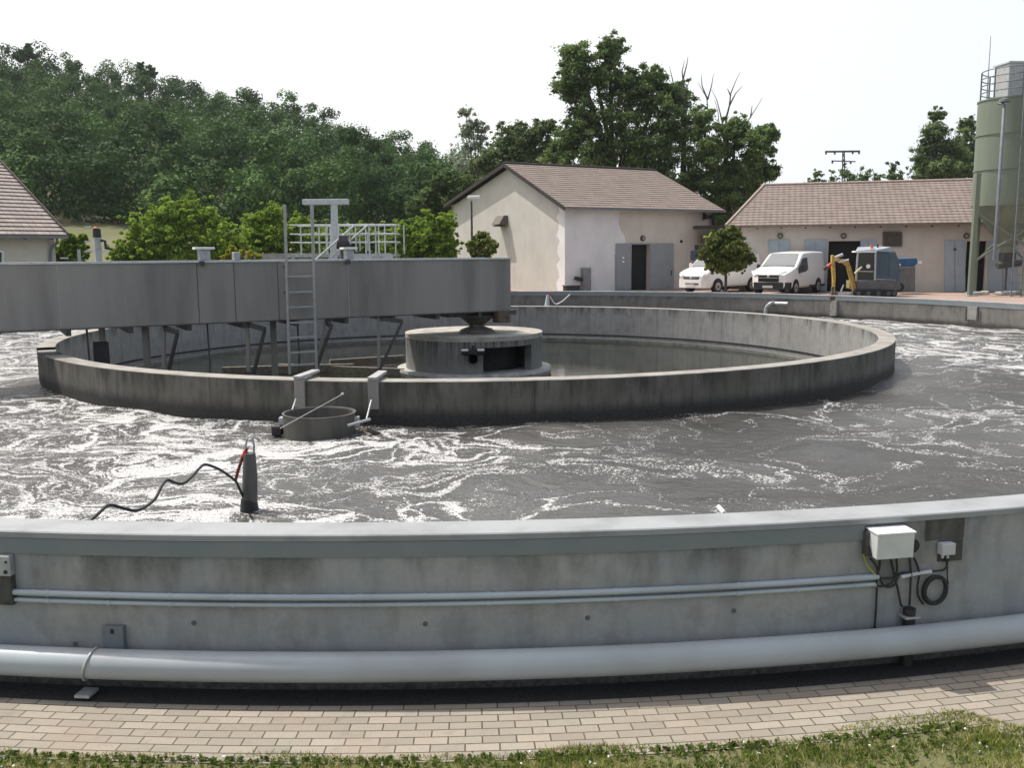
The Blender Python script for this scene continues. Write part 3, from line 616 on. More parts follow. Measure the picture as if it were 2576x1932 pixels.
# ------------------------------------------------------------------ near wall fittings
def onwall(x, y, out=.0): return cyl(x, y, RO - .02 + out)
def arc(th0, th1, r, z, n=60): return [pol(r, th0 + (th1-th0)*i/n, z if not callable(z) else z(i/n)) for i in range(n+1)]
bp_ = thing('air_pipe', 'thick pale grey plastic pipe running along the foot of the tank wall', 'pipe', pol(RO+.12, 0, .235))
MB().tube(arc(-.55, .55, RO+.115, .232, 160), .098, 24).build('pipe_body', M['pipe'], bp_)
for px in (235,):
    th = theta(cyl(px, 1690, RO+.1)); pb = pol(RO+.115, th, .232); u = Vector((math.sin(th), -math.cos(th), 0))
    if px != 235 : mb = MB().box(pb + Vector((0, 0, -.155)), (.1, .16, .11), th); mb.build('saddle_foot', M['steel_dark'], bp_); continue
    ringp = [pb + u*(.104*math.cos(a)) + Vector((0, 0, .104*math.sin(a))) + Vector((.03*math.sin(a), 0, 0)) for a in np.linspace(-1.7, 1.75, 16)]
    MB().tube(ringp, .009, 6).build('pipe_clamp', M['galv'], bp_)
    MB().box(pb + u*.03 + Vector((-.03, 0, -.19)), (.10, .12, .018), th).build('saddle_foot', M['galv'], bp_)
th = theta(cyl(288, 1600, RO)); o = MB().box(pol(RO+.0, th, .335), (.145, .05, .23), th).build('wall_bracket', M['gutter'], None, .004)
tag(o, 'dark steel bracket plate on the near wall above the thick pipe', 'bracket')
ob = MB().box(pol(RO+.026, th+.000, .42), (.02, .012, .03), th).build('bolt', M['black'], o)
cth0, cth1 = theta(onwall(38, 1495)), theta(onwall(2203, 1465))
c1 = thing('conduit', 'upper pale conduit of the pair along the near wall', 'conduit', pol(RO, 0, .662), group='pair of conduits on the near tank wall')
MB().tube(arc(cth0, cth1, RO+.004, .664, 90), .021, 10).build('conduit_tube', M['pvc'], c1)
c2 = thing('conduit', 'lower thinner conduit of the pair along the near wall', 'conduit', pol(RO, 0, .613), group='pair of conduits on the near tank wall')
MB().tube(arc(cth0-.001, cth1, RO, .610, 90), .0155, 10).build('conduit_tube', M['pvc'], c2)
for cc, r_, z_ in ((c1, .0235, .664), (c2, .0175, .610)):
    for i in range(14):
        th = cth0 + (cth1-cth0)*(i+.6)/14; MB().tube([pol(RO+.003, th-.0006, z_), pol(RO+.003, th+.0006, z_)], r_, 10).build('clip', M['pvc'], cc)
# round tie-hole plugs in the concrete
for x, y in ((488, 1568), (1070, 1570), (1478, 1555), (1846, 1537), (190, 1620)):
    p = onwall(x, y); th = theta(p); u = Vector((math.sin(th), -math.cos(th), 0))
    MB().tube([p - u*.01, p + u*.004], .017, 16).build('tie_hole_plug', plain('plug_grey', (.12, .125, .12), .9, .1), outer)
# large junction box
p = onwall(2252, 1375, .14); th = theta(p); u = Vector((math.sin(th), -math.cos(th), 0)); r_ = Vector((math.cos(th), math.sin(th), 0)); k = Vector((0, 0, 1))
jb = thing('junction_box', 'large white sloping junction box with black cables on the near wall', 'junction box', p)
Z = lambda x, y: onwall(x, y, .1).z
zt_, zb_ = onwall(2250, 1339, .14).z, onwall(2250, 1406, .14).z
hw_ = .137; C0 = pol(RO-.02, th, 0)
sec = [(.02, zt_+.002), (.152, zt_-.004), (.145, zb_), (.095, zb_+.004), (.02, zt_-.05)]
mb = MB(); mb.poly([C0 - r_*hw_ + u*a + k*b for a, b in sec], r_*2*hw_); mb.build('housing', plain('white_box_paint', (.60, .62, .61), .5, .05), jb, .006)
mb = MB(); mb.poly([C0 - r_*(hw_+.006) + u*a + k*(b+.012) for a, b in ((.012, zt_-.006), (.160, zt_-.012), (.160, zt_-.024), (.012, zt_-.018))], r_*2*(hw_+.006)); mb.build('lid', M['white'], jb, .003)
mb = MB().box(C0 - r_*(hw_-.02) + u*.03 + k*((zt_+zb_)/2-.01), (.09, .05, .17), th); mb.build('mounting_plate', M['steel_dark'], jb)
zc = (zt_+zb_)/2
MB().tube([C0 + r_*.19 + u*.02 + k*(zb_+.05), C0 + r_*.19 + u*.06 + k*(zb_+.05)], .05, 16).build('cable_reel', M['black'], jb)
def W(x, y, out=.03): return onwall(x, y, out)
cabs = [[(2190, 1405), (2205, 1425), (2210, 1445), (2225, 1475), (2250, 1472), (2262, 1445), (2290, 1442)], [(2214, 1405), (2212, 1430), (2205, 1452), (2210, 1475), (2240, 1468), (2255, 1450)],
        [(2240, 1402), (2245, 1425), (2252, 1455), (2258, 1480), (2266, 1520), (2270, 1524)], [(2255, 1402), (2256, 1440), (2245, 1455), (2205, 1455)],
        [(2288, 1402), (2291, 1440), (2290, 1480), (2288, 1524)], [(2300, 1405), (2312, 1440), (2308, 1475), (2310, 1500), (2322, 1520)]]
for c_ in cabs: MB().tube(smooth([W(*q) for q in c_]), .008, 7).build('cable', M['black'], jb)
MB().tube(smooth([W(2172, 1395), W(2180, 1420), W(2192, 1435), W(2205, 1450)]), .005, 6).build('earth_wire', plain('yellow_green_wire', (.45, .42, .04), .5), jb)
for c_ in ([W(2266, 1452), W(2290, 1446)], [W(2293, 1446), W(2317, 1442)], [W(2317, 1442), W(2342, 1438)]): MB().tube(c_, .0145, 10).build('cable_sleeve', M['pvc'] if c_[0].x < 0 else M['galv_pale'], jb)
MB().tube([W(2343, 1440), W(2310, 1447), W(2268, 1450)], .009, 8).build('cable', M['black'], jb)
# duct rising from the ground
dth = theta(onwall(2275, 1560)); zd = onwall(2275, 1524).z
du = thing('cable_duct', 'black upright cable duct held by a pale strap on the near wall', 'duct', pol(RO+.04, dth, 0))
MB().tube([pol(RO+.03, dth, 0), pol(RO+.03, dth, zd)], .042, 14).build('duct_pipe', M['black'], du)
MB().box(pol(RO+.03, dth, zd-.055), (.115, .1, .014), dth).build('strap', M['galv'], du)
sl = thing('conduit_drop', 'thin dark cable dropping down the near wall behind the pipe', 'cable', onwall(2200, 1570))
MB().tube([onwall(2206, 1480, .02), onwall(2204, 1530, .015), onwall(2200, 1585, .015)], .007, 6).build('cable', M['black'], sl)
MB().box(onwall(2200, 1586, .02), (.045, .03, .03), dth).build('connector', M['black'], sl, .004)
# coil
cp = onwall(2351, 1484, .035); cth = theta(cp); u2 = Vector((math.sin(cth), -math.cos(cth), 0)); r2 = Vector((math.cos(cth), math.sin(cth), 0))
co = thing('cable_coil', 'coil of black cable hanging on the near wall below the small box', 'cable coil', cp)
mb = MB()
for i in range(6):
    rr = .098 + .006*math.sin(i*2.1); off = Vector(((i % 3)*.004, 0, -(i % 2)*.006))
    mb.tube([cp + off + u2*(.008*(i//2) - .008) + r2*rr*(.88+.03*(i % 2))*math.cos(a) + k*rr*math.sin(a) for a in np.linspace(0, 2*PI, 40)], .0085, 7, caps=False)
mb.build('coil_loops', M['black'], co)
MB().tube(smooth([W(2378, 1402), W(2382, 1420), W(2374, 1434), W(2345, 1438)]), .007, 7).build('cable_tail', M['black'], co)
MB().tube(smooth([W(2388, 1402), W(2384, 1418), W(2383, 1450), W(2386, 1470)]), .005, 7).build('cable_tail', M['black'], co)
# small box on dark backing with patched concrete
sp = onwall(2381, 1380); sth = theta(sp)
sb = thing('junction_box', 'small grey junction box on a dark plate on the near wall', 'junction box', sp)
MB().box(onwall(2390, 1385, .004), (.19, .012, .15), sth).build('backing_plate', plain('dark_backing', (.07, .07, .065), .8, .2), sb)
MB().box(onwall(2381, 1380, .04), (.105, .06, .085), sth).build('housing', plain('light_grey_plastic', (.50, .51, .53), .45, .05), sb, .006)
for xx in (2371, 2384): MB().tube([onwall(xx, 1398, .035), onwall(xx, 1404, .035)], .010, 8).build('gland', M['galv_pale'], sb)
pth0, pth1 = theta(onwall(2328, 1330)), theta(onwall(2425, 1330))
MB().lathe([(RO-.017, TW-.052), (RO-.017, TW-.2)], (XC, YC), 8, pth0, pth1).build('rough_patch', concrete('rough_dark_patch', (.13, .125, .11), (.03, .03, .03), 1.02, .3, patch=1), outer)
# device at the left edge
lp = onwall(18, 1440); lth = theta(lp)
ld = thing('socket_box', 'weathered grey metal socket box at the left end of the conduits', 'socket box', lp)
MB().box(onwall(16, 1422, .03), (.085, .05, .14), lth).build('cover', M['galv'], ld, .006)
MB().box(onwall(12, 1480, .02), (.14, .06, .22), lth).build('back_box', plain('grimy_box', (.06, .06, .055), .8, .3), ld, .01)
for yy in (1415, 1440): MB().tube([onwall(14, yy, .05), onwall(14, yy, .062)], .008 if yy < 1430 else .014, 10).build('screw', M['black'], ld)
# ------------------------------------------------------------------ far wall fittings
def onfar(x, y, inn=.28): return cyl(x, y, RO - inn, False)
el = thing('elbow_pipe', 'pale elbow pipe coming through the far tank wall', 'pipe', onfar(1935, 765))
e = [onfar(1925, 800, .5), onfar(1928, 775, .5), onfar(1938, 764, .5), onfar(1946, 762, .3)]
MB().tube(smooth(e), .08, 12).build('bend', M['galv'], el)
MB().tube([onfar(1950, 763, .5), onfar(1982, 764, .5)], .075, 12).build('stub', M['galv'], el)
pb1 = thing('wall_pilaster', 'pale concrete pilaster on the inside of the far wall', 'pilaster', onfar(2100, 770))
MB().box(onfar(2098, 775, .33), (.28, .14, .62), theta(onfar(2098, 775))).build('column', plain('patched_concrete', (.28, .26, .24), .85, .2, 4), pb1, .01)
pw = thing('wall_patch', 'square pale cover plate on the inside of the far wall', 'cover plate', onfar(2445, 790))
MB().box(onfar(2445, 788, .31), (.42, .05, .46), theta(onfar(2445, 790))).build('plate', plain('pale_patch', (.27, .255, .24), .85, .15, 5), pw, .006)
for xx in (2430, 2460): MB().box(onfar(xx, 790, .34), (.04, .04, .5), theta(onfar(xx, 790))).build('guide_rail', M['steel_dark'], pw)
wp = thing('white_post', 'short white post with a drooping hose at the far tank wall', 'post', onfar(1378, 765, .45))
MB().tube([onfar(1376, 772, .6), onfar(1378, 742, .6)], [.13, .06], 10).build('post_body', M['galv_pale'], wp)
MB().tube(smooth([onfar(1382, 742, .6), onfar(1396, 764, .6), onfar(1412, 760, .6), onfar(1434, 741, .55)]), .035, 7).build('hose', M['galv_pale'], wp)
MB().box(onfar(1384, 741, .6), (.1, .1, .1)).build('cap', M['red'], wp)
cl_ = thing('wall_clamp', 'rusty clamp post on top of the far wall by the digger arm', 'clamp', onfar(2094, 742, .1))
mb = MB(); mb.box(onfar(2094, 738, .13) + Vector((0, 0, .1)), (.1, .1, .35)); mb.box(onfar(2094, 752, .31), (.22, .12, .22)); mb.build('clamp_body', M['rust'], cl_, .01)
# ------------------------------------------------------------------ roof helper
def roof_plane(name, e0, e1, r0, r1, mat, parent, course=.34, lift=.025):
    """stepped tile courses between eave e0-e1 and ridge r0-r1"""
    e0, e1, r0, r1 = map(Vector, (e0, e1, r0, r1)); n = (e1-e0).cross(r0-e0 if (r0-e0).length > .01 else r1-e0).normalized()
    if n.z < 0: n = -n
    U = (e1-e0).normalized(); V = n.cross(U); V = V if V.z > 0 else -V
    L = (r0-e0).dot(V); k = max(2, int(abs(L)/course)); vs = []; fs = []; uvs = []
    def pt(t, s): return e0.lerp(r0, t).lerp(e1.lerp(r1, t), s)
    for i in range(k):
        a, b = i/k, (i+1)/k
        q = [pt(a, 0) + n*lift, pt(a, 1) + n*lift, pt(b, 1) + n*.002, pt(b, 0) + n*.002, pt(a, 0) - n*.005, pt(a, 1) - n*.005]
        o_ = len(vs); vs += q; fs += [(o_, o_+1, o_+2, o_+3), (o_+4, o_+5, o_+1, o_)]
        uvs += [((w_-e0).dot(U), (w_-e0).dot(V)) for w_ in q]
    me = bpy.data.meshes.new(name); me.from_pydata([tuple(v) for v in vs], [], fs); ul = me.uv_layers.new()
    for l in me.loops: ul.data[l.index].uv = uvs[l.vertex_index]
    me.materials.append(mat); o = bpy.data.objects.new(name, me); COL.objects.link(o)
    o.parent = parent; o.matrix_parent_inverse = pinv(parent); return o
GZ = .784
def quadwall(mb, a, b, z0, z1a, z1b, th=.3, nrm=None):
    a = Vector(a); b = Vector(b); d = (b-a); d.z = 0; nn = Vector((-d.y, d.x, 0)).normalized()*th if nrm is None else nrm
    mb.poly([(a.x, a.y, z0), (b.x, b.y, z0), (b.x, b.y, z1b), (a.x, a.y, z1a)], nn)
# ------------------------------------------------------------------ gabled pump house
al = math.radians(30); F1 = Vector((math.cos(al), math.sin(al), 0)); G1 = Vector((-math.sin(al), math.cos(al), 0))
Cn = at(1421, 600, 49.3); Cn.z = 0
house = thing('pump_house', 'cream plastered pump house with brown tiled gable roof and open steel doors', 'building', (Cn.x, Cn.y, GZ))
def on1(x, y, off=0): return isect(x, y, Cn - G1*off, F1)      # on the front face, off metres towards the viewer
def onG(x, y, off=0): return isect(x, y, Cn - F1*off, G1)
fr = on1(1790, 600); fl_ = (fr - Cn).dot(F1); gl = (onG(1137, 600) - Cn).dot(G1)
ez = on1(1600, 520, .4).z + .02
apx = onG(1273, 414, .2); ga = (apx - Cn).dot(G1); az = apx.z - .05; ezl = onG(1139, 514, .2).z
def HP(f, g, z): v = Cn + F1*f + G1*g; return Vector((v.x, v.y, z))
# front wall built round the doorway
dl, dr = (on1(1588, 700)-Cn).dot(F1), (on1(1634, 700)-Cn).dot(F1); dtop = on1(1610, 613).z
mb = MB()
for a, b, z0, z1 in ((0, dl, GZ-.3, ez), (dr, fl_, GZ-.3, ez), (dl, dr, dtop, ez)): mb.poly([HP(a, 0, z0), HP(b, 0, z0), HP(b, 0, z1), HP(a, 0, z1)], G1*.3)
mb.build('front_wall', M['plaster_pink'], house)
# fresh plaster patch: ragged right edge, 5 mm proud
pe = [(1421, 520), (1560, 524), (1556, 560), (1562, 580), (1572, 595), (1574, 612), (1576, 640), (1546, 640), (1546, 735), (1421, 735)]
MB().poly([on1(x, y, .006) for x, y in pe], G1*.006).build('plaster_patch', M['plaster_new'], house)
pg_ = [(1404, 517)] + [(1404 + 5*math.sin(i*2.3), 517 + i*15) for i in range(1, 14)] + [(1404, 735), (1421, 735), (1421, 519)]
MB().poly([onG(x, y, .006) for x, y in pg_], F1*.006).build('plaster_patch', M['plaster_new'], house)
MB().poly([HP(0, .0, GZ-.3), HP(0, gl, GZ-.3), HP(0, gl, ezl-.1), HP(0, ga, az-.12), HP(0, 0, ez-.05)], F1*.3).build('gable_wall', M['plaster'], house)
MB().poly([HP(fl_, 0, GZ-.3), HP(fl_, gl, GZ-.3), HP(fl_, gl, ezl-.1), HP(fl_, ga, az-.12), HP(fl_, 0, ez-.05)], F1*-.3).build('gable_wall', M['plaster'], house)
MB().poly([HP(0, gl, GZ-.3), HP(fl_, gl, GZ-.3), HP(fl_, gl, ezl), HP(0, gl, ezl)], G1*-.3).build('back_wall', M['plaster'], house)
ov = .35; sl1 = (az-ez)/ga; e_off = .55
E0, E1 = HP(-ov, -e_off, ez - sl1*e_off + .12), HP(fl_+ov+.1, -e_off, ez - sl1*e_off + .12); R0_, R1_ = HP(-ov, ga, az+.12), HP(fl_+ov+.1, ga, az+.12)
sl2 = (az-ezl)/(gl-ga); L0_, L1_ = HP(-ov, gl+.4, ezl-sl2*.4+.12), HP(fl_+ov, gl+.4, ezl-sl2*.4+.12)
rf = MB(); rf.poly([E0, E1, R1_, R0_], (0, 0, -.08)); rf.poly([L0_, L1_, R1_, R0_], (0, 0, -.08)); rf = rf.build('roof', M['fascia'], house)
roof_plane('roof_tiles', E0, E1, R0_, R1_, M['roof'], rf); roof_plane('roof_tiles', L1_, L0_, R1_, R0_, M['roof'], rf)
MB().tube([R0_ + Vector((0, 0, .02)), R1_ + Vector((0, 0, .02))], .09, 10).build('ridge_tiles', M['fascia'], rf)
for a, b in ((E0, R0_), (L0_, R0_), (E1, R1_)): MB().bar(a + Vector((0, 0, -.09)), b + Vector((0, 0, -.09)), .05, .2).build('verge_board', M['fascia'], rf)
MB().bar(E0 + Vector((0, 0, -.06)) - G1*.06, E1 + Vector((0, 0, -.06)) - G1*.06, .12, .11).build('gutter', M['gutter'], rf)
for i in range(13): s = -.1 + (fl_+.3)*i/12; MB().bar(HP(s, -.05, ez-.02), HP(s, -.45, ez-.13-.02), .09, .11).build('rafter_end', M['fascia'], rf)
MB().poly([HP(dl, .32, GZ), HP(dr, .32, GZ), HP(dr, .32, dtop), HP(dl, .32, dtop)]).build('doorway', M['dark_open'], house)
def leafdoor(x0, x1, y0, y1, hinge, mat, par, fn, off=.03, nrm=None):
    a, b, c, d = fn(x0, y1, off), fn(x1, y1, off), fn(x1, y0, off), fn(x0, y0, off); a.z = b.z = GZ+.02; c.z = d.z = (c.z+d.z)/2
    return MB().poly([a, b, c, d], nrm*-.045).build('door', mat, par, .004)
d1 = leafdoor(1549, 1585, 612, 732, 1, M['doorgrey'], house, on1, .03, -G1*-1); d2 = leafdoor(1636, 1694, 612, 732, 0, M['doorgrey'], house, on1, .03, -G1*-1)
MB().tube([on1(1689, 680, .09), on1(1689, 692, .09)], .03, 8).build('handle', M['black'], d2)
for yy in (648, 658): MB().box(on1(1568, yy, .09), (.13, .01, .1), al).build('notice', M['white'], d1)
bx = [on1(1586, 731, .02), on1(1586, 613, .02), on1(1636, 613, .02), on1(1636, 731, .02)]
mb = MB()
for a, b in zip(bx, bx[1:]): mb.bar(a, b, .08, .08)
mb.build('door_frame', M['doorgrey'], house)
def bulkhead(p, d, par=house, r=.16):
    o = MB().tube([p, p + d*.12], [r, r*.85], 16).build('bulkhead_lamp', M['steel_dark'], par); MB().tube([p + d*.12, p + d*.16], [r*.6, r*.4], 12).build('lens', plain('dim_lens', (.3, .26, .2), .4), o)
bulkhead(on1(1616, 599), -G1); MB().box(on1(1714, 607, .03), (.14, .1, .14), al).build('wall_sensor', M['black'], house, .02)
# vent hood on the gable
hc = onG(1268, 555); mb = MB(); q = [HP(0, 0, 0)]
gx = (hc - Cn).dot(G1); mb.poly([HP(-.0, gx-.45, hc.z+.3), HP(-.25, gx-.45, hc.z+.28), HP(-.6, gx-.45, hc.z-.22), HP(0, gx-.45, hc.z-.3)], G1*.9); mb.build('vent_hood', plain('brown_vent', (.12, .10, .08), .6, .2), house, .01)
MB().box(HP(-.3, gx, hc.z-.3), (.5, .7, .05), al).build('vent_grille', M['black'], house)
# corner speaker bracket and pipe
p = on1(1782, 545, .1); MB().tube([p - F1*.35 + Vector((0, 0, .02)), p - F1*.05], [.22, .09], 14).build('horn_speaker', M['black'], house)
MB().tube([p - F1*.05, p + F1*.45], .1, 10).build('speaker_driver', M['black'], house)
MB().tube(smooth([p + F1*.3, p + F1*.45 + Vector((0, 0, -.5)), p + F1*.5 + Vector((0, 0, -1.3)), p + F1*.55 + Vector((0, 0, -3.3))]), .08, 8).build('downpipe', M['black'], house)
cab_ = thing('wall_cabinet', 'narrow grey cabinet standing against the fresh plaster', 'cabinet', on1(1478, 700, .3))
a = on1(1468, 735, .3); b = on1(1487, 735, .3); zc_ = on1(1478, 674, .3).z
MB().poly([(a.x, a.y, GZ), (b.x, b.y, GZ), (b.x, b.y, zc_), (a.x, a.y, zc_)], G1*.28).build('housing', plain('grey_cabinet', (.22, .22, .22), .5), cab_, .01)
MB().poly([(a.x, a.y, zc_-.0), (b.x, b.y, zc_), (b.x, b.y, zc_+.03), (a.x, a.y, zc_+.03)], G1*.29 - Vector((0, 0, 0))).build('lid', M['galv'], cab_)
vv = thing('standpipe_valve', 'dark valve wheel on the plastered wall beside the cabinet', 'valve', on1(1456, 700, .1))
MB().tube([on1(1447, 699, .18), on1(1465, 703, .18)], .1, 10).build('valve_body', M['black'], vv); MB().tube([on1(1456, 701, 0), on1(1456, 701, .2)], .06, 8).build('stub', M['black'], vv)
bn = thing('low_bin', 'low black bin at the foot of the house corner', 'bin', gp(1437, 733, GZ) )
q = on1(1438, 725, .7); MB().box((q.x, q.y, GZ+.18), (.85, .4, .36), al).build('tub', M['black'], bn, .05); MB().box((q.x, q.y, GZ+.38), (.9, .45, .06), al).build('rim', M['steel_dark'], bn, .02)
sg = thing('wall_sign', 'round blue sign above a pale blue notice board', 'sign', on1(1750, 640, .03))
MB().tube([on1(1751, 622, .02), on1(1751, 622, .05)], .15, 20).build('round_sign', plain('deep_blue_sign', (.03, .03, .12), .5), sg)
MB().poly([on1(1737, 655, .02), on1(1763, 655, .02), on1(1763, 630, .02), on1(1737, 630, .02)], G1*-.03).build('notice_board', plain('pale_blue_sign', (.2, .25, .34), .5, .3, 5), sg)
MB().tube([on1(1751, 643, .05), on1(1751, 643, .07)], .08, 14).build('symbol', M['black'], sg)
# lamp post in front of the gable
lpz = at(1186, 505, 46.5); lamp = thing('street_lamp', 'slim lamp post with flat white head before the gable wall', 'lamp', (lpz.x, 46.5, GZ))
MB().tube([(lpz.x, 46.5, GZ), (lpz.x, 46.5, lpz.z)], [.07, .05], 10).build('pole', M['steel_dark'], lamp)
MB().box(at(1192, 496, 46.5), (.62, .3, .16)).build('lamp_head', M['white'], lamp, .04)
# ------------------------------------------------------------------ long workshop building on the right
bd = math.radians(-16); F2 = Vector((math.cos(bd), math.sin(bd), 0)); G2 = Vector((-math.sin(bd), math.cos(bd), 0))
D0 = at(2446, 620, 46.7); D0.z = 0
shop = thing('workshop', 'long low workshop with brown hipped tile roof, pale blue doors', 'building', (D0.x-8, D0.y+2, GZ))
def on2(x, y, off=0): return isect(x, y, D0 - G2*off, F2)
def SP(f, g, z): v = D0 + F2*f + G2*g; return Vector((v.x, v.y, z))
wl = (on2(1862, 600) - D0).dot(F2); wr = 12.; ez2 = on2(2200, 562, .4).z; dep = 9.5
ops = [(2083, 2163, 606), (2430, 2480, 606)]
xs = [wl]; mb = MB(); prev = wl
for a, b, t in ops:
    fa, fb = (on2(a, 650)-D0).dot(F2), (on2(b, 650)-D0).dot(F2); zt2 = on2((a+b)/2, t).z
    mb.poly([SP(prev, 0, GZ-.3), SP(fa, 0, GZ-.3), SP(fa, 0, ez2+.1), SP(prev, 0, ez2+.1)], G2*.3); mb.poly([SP(fa, 0, zt2), SP(fb, 0, zt2), SP(fb, 0, ez2+.1), SP(fa, 0, ez2+.1)], G2*.3); prev = fb
    MB().poly([SP(fa-.02, .4, GZ), SP(fb+.02, .4, GZ), SP(fb+.02, .4, zt2), SP(fa-.02, .4, zt2)]).build('doorway', M['dark_open'], shop)
mb.poly([SP(prev, 0, GZ-.3), SP(wr, 0, GZ-.3), SP(wr, 0, ez2+.1), SP(prev, 0, ez2+.1)], G2*.3)
mb.build('front_wall', M['plaster_old'], shop)
mb = MB(); mb.poly([SP(wl, .3, GZ-.3), SP(wl, dep, GZ-.3), SP(wl, dep, ez2), SP(wl, .3, ez2)], F2*.3); mb.poly([SP(wr, .3, GZ-.3), SP(wr, dep, GZ-.3), SP(wr, dep, ez2), SP(wr, .3, ez2)], F2*-.3); mb.poly([SP(wl+.3, dep-.3, GZ-.3), SP(wr-.3, dep-.3, GZ-.3), SP(wr-.3, dep-.3, ez2), SP(wl+.3, dep-.3, ez2)], G2*.3); mb.build('rear_walls', M['plaster_old'], shop)
el_ = (on2(1826, 566, .5) - D0).dot(F2); gr_ = dep/2; rl = isect(1922, 470, D0 + G2*gr_, F2); rlf = (rl - D0).dot(F2); rz = (rl.z + isect(2440, 449, D0 + G2*gr_, F2).z)/2
oe = .5; ezo = ez2 - .02
A0, A1 = SP(el_, -oe, ezo), SP(wr+.4, -oe, ezo); B0_, B1_ = SP(rlf, gr_, rz), SP(wr+.4-4, gr_, rz)
K0, K1 = SP(el_, dep+oe, ezo), SP(wr+.4, dep+oe, ezo)
rf2 = MB(); rf2.poly([A0, A1, B1_, B0_], (0, 0, -.08)); rf2.poly([K0, K1, B1_, B0_], (0, 0, -.08)); rf2 = rf2.build('roof', M['fascia'], shop)
roof_plane('roof_tiles', A0, A1, B0_, B1_, M['roof'], rf2); roof_plane('roof_tiles', K1, K0, B1_, B0_, M['roof'], rf2)
roof_plane('roof_tiles', K0, A0, B0_, B0_ + Vector((.001, 0, 0)), M['roof'], rf2); roof_plane('roof_tiles', A1, K1, B1_, B1_ + Vector((.001, 0, 0)), M['roof'], rf2)
for a, b in ((A0, B0_), (B0_, B1_)): MB().tube([a + Vector((0, 0, .03)), b + Vector((0, 0, .03))], .08, 8).build('ridge_tiles', plain('ridge_tile', (.34, .27, .24), .85), rf2)
MB().bar(A0 + Vector((0, 0, -.06)) - G2*.06, A1 + Vector((0, 0, -.06)) - G2*.06, .12, .1).build('gutter', plain('brown_gutter', (.2, .15, .13), .5), rf2)
for i in range(20): s = el_ + .4 + (wr-el_)*i/20; MB().bar(SP(s, .0, ezo-.02), SP(s, -.4, ezo-.12), .09, .11).build('rafter_end', M['fascia'], rf2)
for x0, x1, y0 in ((1934, 1986, 603), (2024, 2080, 603), (2165, 2205, 603), (2376, 2428, 603), (2486, 2560, 605)):
    dd = leafdoor(x0, x1, y0, 733, 0, M['doorblue'], shop, on2, .03, G2)
    MB().bar(on2((x0+x1)/2, y0+4, .09), on2((x0+x1)/2, 728, .09), .02, .02).build('door_seam', M['doorgrey'], dd)
MB().tube([on2(2402, 627, .09), on2(2402, 627, .11)], .07, 12).build('door_sign', M['steel_dark'], dd)
for x in (1963, 2122, 2431): bulkhead(on2(x, 593), -G2, shop, .15)
a, b, c_, d_ = on2(2222, 619, .03), on2(2268, 619, .03), on2(2268, 583, .03), on2(2222, 583, .03)
wn = MB().poly([a, b, c_, d_], G2*-.02).build('window', plain('dusty_grille', (.085, .075, .06), .8, .25, 12), shop)
mb = MB()
for p_, q_ in ((a, b), (b, c_), (c_, d_), (d_, a)): mb.bar(p_ - G2*.03, q_ - G2*.03, .06, .05)
mb.build('frame', plain('brown_frame', (.16, .12, .09), .7), wn)
an = thing('low_annex_roof', 'low dark lean-to roof in the gap between the two buildings', 'roof', at(1810, 580, 53))
mb = MB(); mb.box(at(1808, 571, 53), (2.6, 1.6, .16)); mb.build('roof_slab', M['fascia'], an); MB().box(at(1812, 660, 53.3) , (2.2, .3, 3.0)).build('wall', plain('shaded_wall', (.1, .085, .08), .9), an)
# ------------------------------------------------------------------ left house
Yh = 41.; ecn = at(169, 592, Yh); hz_ = ecn.z
lh = thing('tiled_house', 'cream house with grey brown hipped tile roof at the left edge', 'building', (ecn.x-6, Yh+3, ground_z(-25, 44)))
aa = math.radians(50); FH = Vector((math.cos(aa), math.sin(aa), 0)); GH = Vector((-math.sin(aa), math.cos(aa), 0))
pk = isect(0, 409, ecn, GH); run = (pk - ecn).dot(GH); slope = (pk.z - ecn.z)/run; RUN = 7.0
def LH(f, g, z): v = ecn + FH*f + GH*g; return Vector((v.x, v.y, z))
zr_ = hz_ + slope*RUN
E_l, E_r, H_r, H_l = LH(-14, 0, hz_), LH(0, 0, hz_), LH(0, RUN, zr_), LH(-14, RUN, zr_); Bk_l, Bk_r = LH(-14, 2*RUN, hz_), LH(0, 2*RUN, hz_)
rf3 = MB(); rf3.poly([E_l, E_r, H_r, H_l], (0, 0, -.08)); rf3.poly([Bk_l, Bk_r, H_r, H_l], (0, 0, -.08)); rf3 = rf3.build('roof', M['fascia'], lh)
roof_plane('roof_tiles', E_l, E_r, H_l, H_r, M['roof_old'], rf3, .36, .05); roof_plane('roof_tiles', Bk_r, Bk_l, H_r, H_l, M['roof_old'], rf3)
MB().tube([H_r + Vector((0, 0, .05)), H_l + Vector((0, 0, .05))], .1, 8).build('ridge_tiles', M['roof_old'], rf3)
for p_, q_ in ((E_r, H_r), (Bk_r, H_r)): MB().bar(p_ + Vector((0, 0, .02)) + FH*.03, q_ + Vector((0, 0, .02)) + FH*.03, .06, .2).build('verge_board', M['fascia'], rf3)
MB().bar(E_l + Vector((0, 0, -.07)) - GH*.06, E_r + Vector((0, 0, -.07)) - GH*.06, .13, .13).build('gutter', M['gutter'], rf3)
gzl = ground_z(-22, 42) - .3
wc = isect(138, 620, ecn + GH*.5, FH); wf = (wc - ecn).dot(FH)
def onL(x, y, off=0): return isect(x, y, ecn + GH*(.5-off), FH)
MB().poly([LH(-13.5, .5, gzl), LH(wf, .5, gzl), LH(wf, .5, hz_-.02), LH(-13.5, .5, hz_-.02)], GH*.3).build('front_wall', M['plaster_pink'], lh)
MB().poly([LH(wf, .8, gzl), LH(wf, 2*RUN-.5, gzl), LH(wf, 2*RUN-.5, hz_-.02), LH(wf, RUN, zr_-.15), LH(wf, .8, hz_+.05)], FH*-.3).build('gable_wall', M['plaster'], lh)
